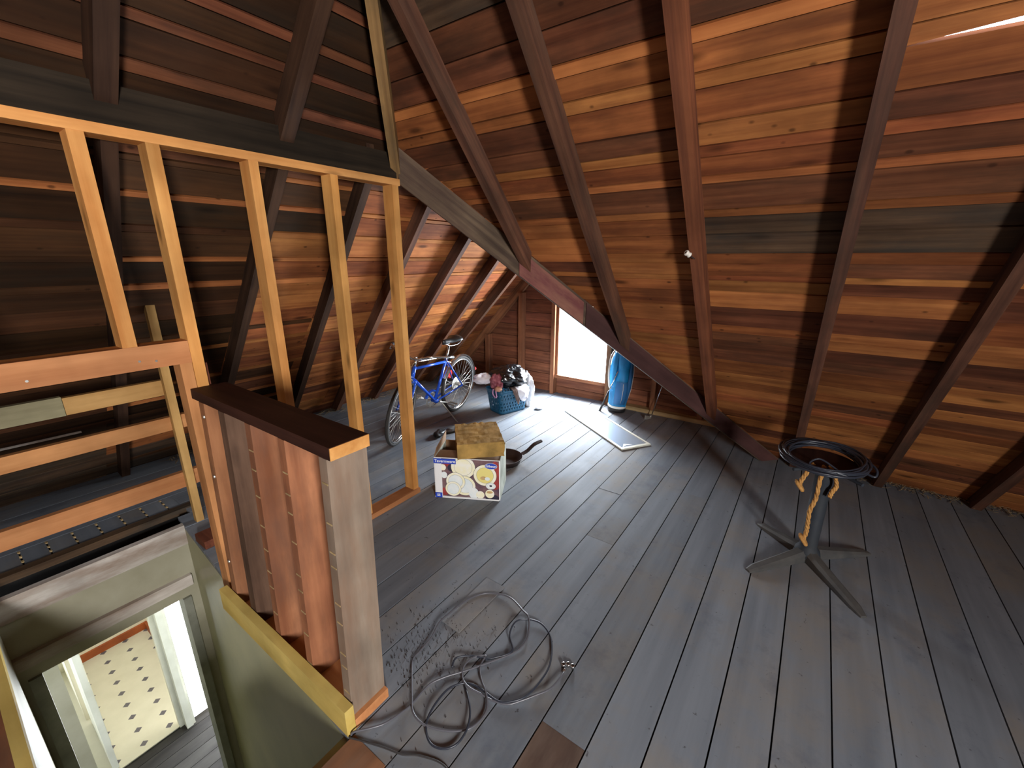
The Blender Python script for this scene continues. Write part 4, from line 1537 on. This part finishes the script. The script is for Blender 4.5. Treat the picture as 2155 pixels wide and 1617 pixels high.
# long framed mirror flat on the floor
ma, mc, me_ = Vector((3.417, 1.209, 0)), Vector((4.030, 2.118, 0)), Vector((3.679, 1.032, 0))
mx_, my_ = (mc - ma), (me_ - ma)
ML, MW2 = mx_.length, my_.length
mx_.normalize()
my_ = Vector((mx_.y, -mx_.x, 0))
MM = Matrix(((mx_.x, my_.x, 0, ma.x), (mx_.y, my_.y, 0, ma.y), (0, 0, 1, 0.002), (0, 0, 0, 1)))
mr = empty('floor_mirror', None, 'long narrow mirror in a white frame lying flat on the floor', 'mirror', mw=MM)
for lo, hi in (((0, 0, 0), (ML, 0.022, 0.014)), ((0, MW2 - 0.022, 0), (ML, MW2, 0.014)), ((0, 0.022, 0), (0.03, MW2 - 0.022, 0.014)), ((ML - 0.03, 0.022, 0), (ML, MW2 - 0.022, 0.014))):
    MB().box(lo, hi).build('frame_side', 'white_paint', mr)
MB().box((0.03, 0.022, 0.002), (ML - 0.03, MW2 - 0.022, 0.008)).build('mirror_glass', 'mirror', mr)
mb = MB()
mb.add([(0.04, 0.04, 0.0084), (0.10, 0.09, 0.0084), (0.055, 0.16, 0.0084), (0.07, 0.10, 0.0084)], [(0, 1, 2, 3)])
mb.build('paper_scrap', 'carton_white', mr, fix=False)

# golf bag by the window
gd = Vector((0.02, -0.06, 0.80)).normalized()
gx = Vector((1, 0, 0))
gx = (gx - gd * gx.dot(gd)).normalized()
gy = gd.cross(gx)
GM = Matrix(((gx.x, gy.x, gd.x, 4.385), (gx.y, gy.y, gd.y, 1.652), (gx.z, gy.z, gd.z, 0.010), (0, 0, 0, 1)))
gb = empty('golf_bag', None, 'turquoise golf bag standing beside the gable window', 'golf bag', mw=GM)
MB().lathe([(0.0, 0.0), (0.095, 0.0), (0.100, 0.02), (0.098, 0.05), (0.0, 0.05)], 24).build('base_cup', 'black_rubber', gb, smooth=True)
MB().lathe([(0.0985, 0.045), (0.1025, 0.05), (0.1025, 0.068), (0.0985, 0.072)], 24).build('base_band', 'white_plastic', gb, smooth=True)
mb = MB()
vs, fs = [], []
nz_, na_ = 22, 30
for j in range(nz_ + 1):
    t = j / nz_
    for i in range(na_):
        a = 2 * PI * i / na_
        r = 0.098 + 0.006 * math.sin(t * 9) + 0.010 * vnoise((math.cos(a) * 2, math.sin(a) * 2, t * 5), 1.2)
        vs.append((r * math.cos(a), r * math.sin(a), 0.06 + 0.74 * t))
for j in range(nz_):
    for i in range(na_):
        fs.append((j * na_ + i, j * na_ + (i + 1) % na_, (j + 1) * na_ + (i + 1) % na_, (j + 1) * na_ + i))
fs.append(tuple(nz_ * na_ + i for i in range(na_)))
mb.add(vs, fs)
mb.build('bag_body', 'golf_blue', gb, smooth=True)
for ang, z0, z1, w, d, m in ((215, 0.10, 0.36, 0.07, 0.045, 'golf_navy'), (130, 0.30, 0.66, 0.06, 0.05, 'golf_blue'), (275, 0.14, 0.6, 0.045, 0.03, 'golf_navy')):
    a = math.radians(ang)
    mb = MB()
    vs, fs = [], []
    for j in range(9):
        t = j / 8
        k = math.sin(PI * min(max(t, 0.06), 0.94)) ** 0.5
        for i in range(7):
            s = -1 + i / 3
            q = 0.095 + d * k * math.sqrt(max(0, 1 - s * s * 0.92))
            b = a + s * w / 0.098
            vs.append((q * math.cos(b), q * math.sin(b), z0 + (z1 - z0) * t))
    for j in range(8):
        for i in range(6):
            fs.append((j * 7 + i, j * 7 + i + 1, j * 7 + i + 8, j * 7 + i + 7))
    mb.add(vs, fs)
    pk = mb.build('pocket', m, gb, smooth=True)
    MB().tube([(q * math.cos(a), q * math.sin(a), z) for q, z in ((0.095 + d * 0.4, z0 + 0.01), (0.097 + d, (z0 * 0.7 + z1 * 0.3)), (0.097 + d, (z0 * 0.3 + z1 * 0.7)), (0.095 + d * 0.4, z1 - 0.01))], 0.003, 5).build('zip', 'alu', pk, mw=GM)
MB().tube(spline([(-0.07, 0.08, 0.70), (-0.13, 0.10, 0.62), (-0.16, 0.09, 0.45), (-0.12, 0.08, 0.30), (-0.08, 0.07, 0.26)], 5), 0.010, 6).build('shoulder_strap', 'white_plastic', gb, smooth=True)
mb = MB()
mb.lathe([(0.100, 0.78), (0.106, 0.785), (0.106, 0.81), (0.095, 0.815), (0.09, 0.79)], 24)
mb.build('top_collar', 'black_rubber', gb, smooth=True)


def club(name, a, b, grip_low, label):
    a, b = Vector(a), Vector(b)
    d = (b - a).normalized()
    r = empty(name, tuple(a), label, 'golf club')
    I = Matrix.Identity(4)
    MB().tube([a + d * 0.02, b], 0.0048, 8).build('shaft', 'chrome', r, mw=I, smooth=True)
    if grip_low:
        MB().tube([a, a + d * 0.27], [0.0125, 0.009], 10).build('grip', 'black_rubber', r, mw=I, smooth=True)
    else:
        vs, fs = [], []
        for i in range(7):
            t = i / 6
            x = a + Vector((-0.02 - 0.075 * t, 0.03 * t, 0.0))
            h = 0.018 + 0.026 * t
            for sx, sz in ((-0.012, 0.0), (0.012, 0.0), (0.006, h), (-0.006, h)):
                vs.append(x + Vector((sx * 0.3, sx, sz)))
        for i in range(6):
            for k in range(4):
                fs.append((i * 4 + k, i * 4 + (k + 1) % 4, i * 4 + 4 + (k + 1) % 4, i * 4 + 4 + k))
        fs += [(3, 2, 1, 0), (24, 25, 26, 27)]
        MB().add(vs, fs).build('club_head', 'alu', r, mw=I)
        MB().tube([a + Vector((-0.025, 0.0, 0.012)), a + d * 0.03], 0.008, 8).build('hosel', 'alu', r, mw=I, smooth=True)
    return r


club('golf_club', (4.275, 1.802, 0.002), (4.262, 1.612, 0.500), True, 'golf club leaning on the bag with its black grip on the floor')
club('golf_club', (4.40, 1.262, 0.002), (4.47, 1.135, 0.62), False, 'golf club leaning in the dark corner with its head on the floor')

# ------------------------------------------------------------------ pedestal table base with cable coil and ropes
pc_ = Vector((2.672, -0.190, 0))
pt = empty('pedestal_base', tuple(pc_), 'dark metal pedestal table base with four flat feet', 'table base')
MB().lathe([(0.0, 0.03), (0.066, 0.03), (0.060, 0.058), (0.046, 0.075), (0.042, 0.09), (0.042, 0.565), (0.0, 0.565)], 24).build('column', 'pedestal', pt, smooth=True)
for tx, ty in ((2.868, 0.070), (2.345, 0.068), (2.310, -0.432), (2.915, -0.490)):
    d = Vector((tx, ty, 0)) - pc_
    L = d.length
    d.normalize()
    s = Vector((-d.y, d.x, 0))
    vs, fs = [], []
    for i in range(9):
        t = i / 8
        w = 0.036 - 0.012 * t
        h = 0.070 - 0.048 * t ** 0.8
        lo = 0.004 if t < 0.9 else 0.0
        if t == 1:
            w, h = w * 0.6, h * 0.6
        for a, z in ((-w, lo), (w, lo), (w, h * 0.72), (w * 0.55, h), (-w * 0.55, h), (-w, h * 0.72)):
            vs.append(d * (0.02 + (L - 0.02) * t) + s * a + Vector((0, 0, z)))
    for i in range(8):
        for k in range(6):
            fs.append((i * 6 + k, i * 6 + (k + 1) % 6, i * 6 + 6 + (k + 1) % 6, i * 6 + 6 + k))
    fs += [tuple(range(5, -1, -1)), tuple(48 + k for k in range(6))]
    MB().add(vs, fs).build('foot', 'pedestal_dusty', pt, smooth=False)
mb = MB()
for k in range(4):
    a = PI / 4 + k * PI / 2
    mb.tube([(0, 0, 0.575), (0.205 * math.cos(a), 0.205 * math.sin(a), 0.580)], 0.009, 8)
mb.lathe([(0.0, 0.56), (0.055, 0.56), (0.055, 0.583), (0.0, 0.583)], 20)
mb.build('top_spider', 'pedestal', pt)
MB().lathe([(0.0, 0.584), (0.165, 0.584), (0.168, 0.588), (0.165, 0.593), (0.0, 0.593)], 40, (0.03, 0.02, 0)).build('round_plate', 'cap_dark', pt, smooth=False)
cc = Vector((2.702, -0.168, 0.600))
pts = []
turns = 15
rr_ = random.Random(5)
ph = [rr_.uniform(0, 6.28) for _ in range(turns + 1)]
rad = [rr_.uniform(0.168, 0.212) for _ in range(turns + 1)]
hz = [rr_.uniform(0.0, 0.035) for _ in range(turns + 1)]
nseg = 26
for t in range(turns):
    for k in range(nseg):
        f = k / nseg
        r = rad[t] * (1 - f) + rad[t + 1] * f
        z = hz[t] * (1 - f) + hz[t + 1] * f
        a = 2 * PI * f
        r += 0.014 * math.sin(2 * a + ph[t])
        pts.append(cc + Vector(((r + 0.025) * math.cos(a) + 0.006 * math.sin(ph[t]), (r - 0.012) * math.sin(a) + 0.006 * math.cos(ph[t]), z)))
mb = MB()
mb.tube(pts, 0.0062, 6)
loose = spline([pts[-1], cc + Vector((0.02, -0.21, 0.02)), cc + Vector((-0.04, -0.225, -0.015)), cc + Vector((-0.02, -0.185, -0.01)), cc + Vector((0.06, -0.20, 0.01)), cc + Vector((0.10, -0.14, 0.02))], 7)
mb.tube(loose, 0.0062, 6)
mb.tube(spline([cc + Vector((-0.18, -0.06, 0.03)), cc + Vector((-0.15, 0.02, 0.06)), cc + Vector((-0.19, 0.06, 0.035)), cc + Vector((-0.21, -0.02, 0.03)), cc + Vector((-0.2, -0.10, 0.02))], 7), 0.005, 6)
tag(mb.build('cable_coil', 'cable_black', smooth=True), 'coil of black cable resting on top of the pedestal base', 'cable coil')
# flat dark disc of old wrapping inside the coil


def rope(name, path, label, knot=True):
    p = spline(path, 8)
    mb = MB()
    for s in range(3):
        q = []
        for i, c in enumerate(p):
            a = i * 0.55 + s * 2 * PI / 3
            q.append(c + Vector((0.0055 * math.cos(a), 0.0055 * math.sin(a), 0.003 * math.sin(a))))
        mb.tube(q, 0.0062, 6)
    o = mb.build(name, 'rope', smooth=True)
    if knot:
        e = p[-1]
        mb = MB()
        for s in range(3):
            q = [e + Vector((0.017 * math.cos(a + s), 0.017 * math.sin(a + s * 2), 0.020 * math.sin(a * 1.0 + s * 2.1) - 0.004)) for a in [2 * PI * k / 14 for k in range(14)]]
            mb.tube(q, 0.0085, 6, closed=True)
        mb.build('knot', 'rope', o, mw=Matrix.Identity(4), smooth=True)
    return tag(o, label, 'rope', 'rope ends tied to the pedestal')


rope('rope', [(2.62, -0.13, 0.60), (2.590, -0.106, 0.545), (2.577, -0.090, 0.500), (2.577, -0.088, 0.478)], 'short knotted rope end, leftmost of the three on the pedestal')
rope('rope', [(2.61, -0.175, 0.605), (2.586, -0.170, 0.510), (2.586, -0.170, 0.420), (2.576, -0.156, 0.345), (2.578, -0.159, 0.271), (2.580, -0.162, 0.211), (2.576, -0.155, 0.165)], 'long knotted rope hanging down in front of the pedestal column')
rope('rope', [(2.61, -0.20, 0.610), (2.605, -0.229, 0.560), (2.616, -0.245, 0.505), (2.606, -0.232, 0.470), (2.602, -0.226, 0.440)], 'frayed rope end on the right side of the pedestal column', knot=False)

# ------------------------------------------------------------------ cables on the floor
P1 = [(1.24, 0.605), (1.202, 0.599), (1.132, 0.609), (1.075, 0.645), (1.029, 0.68), (0.988, 0.717), (0.966, 0.774), (0.958, 0.822), (0.949, 0.878), (0.964, 0.924), (1.009, 0.955), (1.064, 0.951), (1.103, 0.915), (1.076, 0.909), (1.036, 0.892), (0.999, 0.851), (0.973, 0.811), (0.934, 0.772), (0.893, 0.762), (0.84, 0.776), (0.799, 0.815), (0.761, 0.878), (0.745, 0.933), (0.755, 0.986), (0.793, 1.034), (0.858, 1.107), (0.909, 1.157), (0.96, 1.163), (1.032, 1.17), (1.107, 1.195), (1.168, 1.194), (1.241, 1.19), (1.317, 1.176), (1.382, 1.138), (1.421, 1.068), (1.425, 1.003), (1.393, 0.917), (1.371, 0.868), (1.291, 0.819), (1.237, 0.812), (1.185, 0.825), (1.102, 0.872), (1.042, 0.907), (0.984, 0.942), (0.932, 0.98), (0.877, 1.012), (0.833, 1.019), (0.776, 1.017), (0.728, 1.024), (0.669, 1.04), (0.624, 1.069), (0.583, 1.105), (0.575, 1.11)]
P2 = [(0.979, 0.997), (1.016, 1.006), (1.062, 0.967), (1.091, 0.913), (1.114, 0.881), (1.184, 0.833), (1.242, 0.887), (1.312, 0.906), (1.358, 0.876), (1.383, 0.814), (1.36, 0.75), (1.304, 0.703), (1.214, 0.664), (1.12, 0.659), (1.049, 0.672), (1.007, 0.701), (0.975, 0.751), (0.977, 0.838), (0.968, 0.886), (0.94, 0.919), (0.89, 0.939), (0.819, 0.936), (0.762, 0.919), (0.728, 0.884), (0.72, 0.844), (0.738, 0.802), (0.774, 0.777), (0.827, 0.78), (0.879, 0.81), (0.926, 0.866), (0.948, 0.901)]
P3 = [(0.565, 1.109), (0.581, 1.074), (0.616, 0.982), (0.639, 0.912), (0.673, 0.856), (0.698, 0.764), (0.66, 0.66)]


def cable(name, P, r, mat, label, lift, seed, plug=None):
    pts = [(x, y, r + 0.002 + lift * (0.5 + 0.5 * math.sin(i * 0.9 + seed)) * (0 if i in (0, len(P) - 1) else 1)) for i, (x, y) in enumerate(P)]
    mb = MB()
    mb.tube(spline(pts, 6), r, 7)
    o = mb.build(name, mat, smooth=True)
    tag(o, label, 'cable')
    if plug:
        mb = MB()
        a = Vector(pts[0])
        d = (Vector(pts[0]) - Vector(pts[1])).normalized()
        mb.tube([a - d * 0.012, a + d * 0.012], 0.0065, 8)
        mb.build('plug', 'chrome', o, mw=Matrix.Identity(4), smooth=True)
        mb = MB()
        for dx, dy in ((0.02, 0.012), (0.03, -0.006), (0.03, -0.026)):
            c = a + d * dx + Vector((-d.y, d.x, 0)) * dy
            mb.lathe([(0.006, 0.0), (0.009, 0.0), (0.009, 0.014), (0.006, 0.014)], 12, (c.x, c.y, 0.002))
        mb.build('connector', 'chrome', o, mw=Matrix.Identity(4), smooth=True)
    return o


cable('audio_cable', P1, 0.0042, 'cable_grey', 'grey cable looped across the floor, ending in metal connectors', 0.010, 0.0, plug=True)
cable('audio_cable', P2, 0.0040, 'cable_black', 'darker cable lying in two rings on the floor planks', 0.012, 1.7)
cable('thin_wire', P3, 0.0032, 'cable_dark', 'thin dark wire running from the half wall to the bottom edge', 0.0, 0.0)

# ------------------------------------------------------------------ small things
blob('dark_pouch', (2.72, 2.775, 0.026), (0.085, 0.045, 0.030), 'black_vinyl', 'small black pouch on the floor by the front bicycle wheel', 'pouch', 12, 0.3, 6, rot=0.3, n=(24, 14), flat=-0.024)
blob('grey_rag', (2.885, 2.745, 0.020), (0.095, 0.045, 0.024), 'grey_cloth', 'rolled grey rag on the floor behind the carton', 'rag', 13, 0.3, 6, rot=-0.2, n=(24, 14), flat=-0.018)
ins = empty('wire_insulator', (2.352, 0.590, 1.675), 'white porcelain wire insulator nailed to the reddish rafter', 'insulator')
IM = Matrix.Translation((2.352, 0.562, 1.668)) @ Matrix.Rotation(math.radians(50), 4, 'Z') @ Matrix.Rotation(math.radians(-60), 4, 'X')
MB().lathe([(0.005, 0.0), (0.013, 0.0), (0.014, 0.004), (0.011, 0.010), (0.011, 0.014), (0.014, 0.020), (0.014, 0.026), (0.012, 0.030), (0.005, 0.030), (0.005, 0.0)], 18).build('knob', 'porcelain', ins, mw=IM, smooth=True)
MB().lathe([(0.0, -0.035), (0.003, -0.035), (0.003, 0.031), (0.0, 0.031)], 8).build('nail', 'iron', ins, mw=IM)

# droppings and crumbs scattered on the floor near the half wall
rs = random.Random(3)
mb = MB()
for k in range(330):
    while True:
        x = rs.gauss(0.97, 0.16)
        y = rs.gauss(1.13, 0.12)
        if x > 0.80 or y < 1.08:
            break
    a = rs.uniform(0, PI)
    l, w = rs.uniform(0.0018, 0.0042), rs.uniform(0.001, 0.0017)
    c, s = math.cos(a), math.sin(a)
    z = 0.0035
    mb.add([(x + c * l, y + s * l, z), (x - s * w, y + c * w, z), (x - c * l, y - s * l, z), (x + s * w, y - c * w, z), (x, y, z + 0.003), (x, y, 0.0)],
           [(0, 1, 4), (1, 2, 4), (2, 3, 4), (3, 0, 4), (1, 0, 5), (2, 1, 5), (3, 2, 5), (0, 3, 5)])
tag(mb.build('droppings', 'dropping', fix=False), 'dark crumbs scattered on the floor beside the half wall', 'debris', kind='stuff')
# chaff and straw along the left eave and the right eave
for side, where in ((0, 'left eave behind the bicycle'), (1, 'right eave behind the pedestal')):
    mb = MB()
    for k in range(1000 if side == 0 else 500):
        if side == 0:
            x, y = rs.uniform(1.0, 4.4), YE - 0.06 - abs(rs.gauss(0, 0.09))
        else:
            x, y = XE - 0.02 - abs(rs.gauss(0, 0.05)), rs.uniform(-2.0, 0.0)
        z = rs.uniform(0.002, 0.02)
        a, b = rs.uniform(0, PI), rs.uniform(-0.4, 0.4)
        d = Vector((math.cos(a), math.sin(a), b)) * rs.uniform(0.006, 0.022)
        s = Vector((-math.sin(a), math.cos(a), 0)) * rs.uniform(0.0012, 0.004)
        c = Vector((x, y, z + abs(d.z)))
        t = Vector((0, 0, 0.0015))
        mb.add([c - d - s, c + d - s, c + d + s, c - d + s, c - d + t, c + d + t], [(0, 1, 2, 3), (0, 4, 5, 1), (2, 5, 4, 3), (0, 3, 4), (1, 5, 2)])
    tag(mb.build('chaff', 'straw', fix=False), 'dry chaff and straw lying along the ' + where, 'debris', kind='stuff')
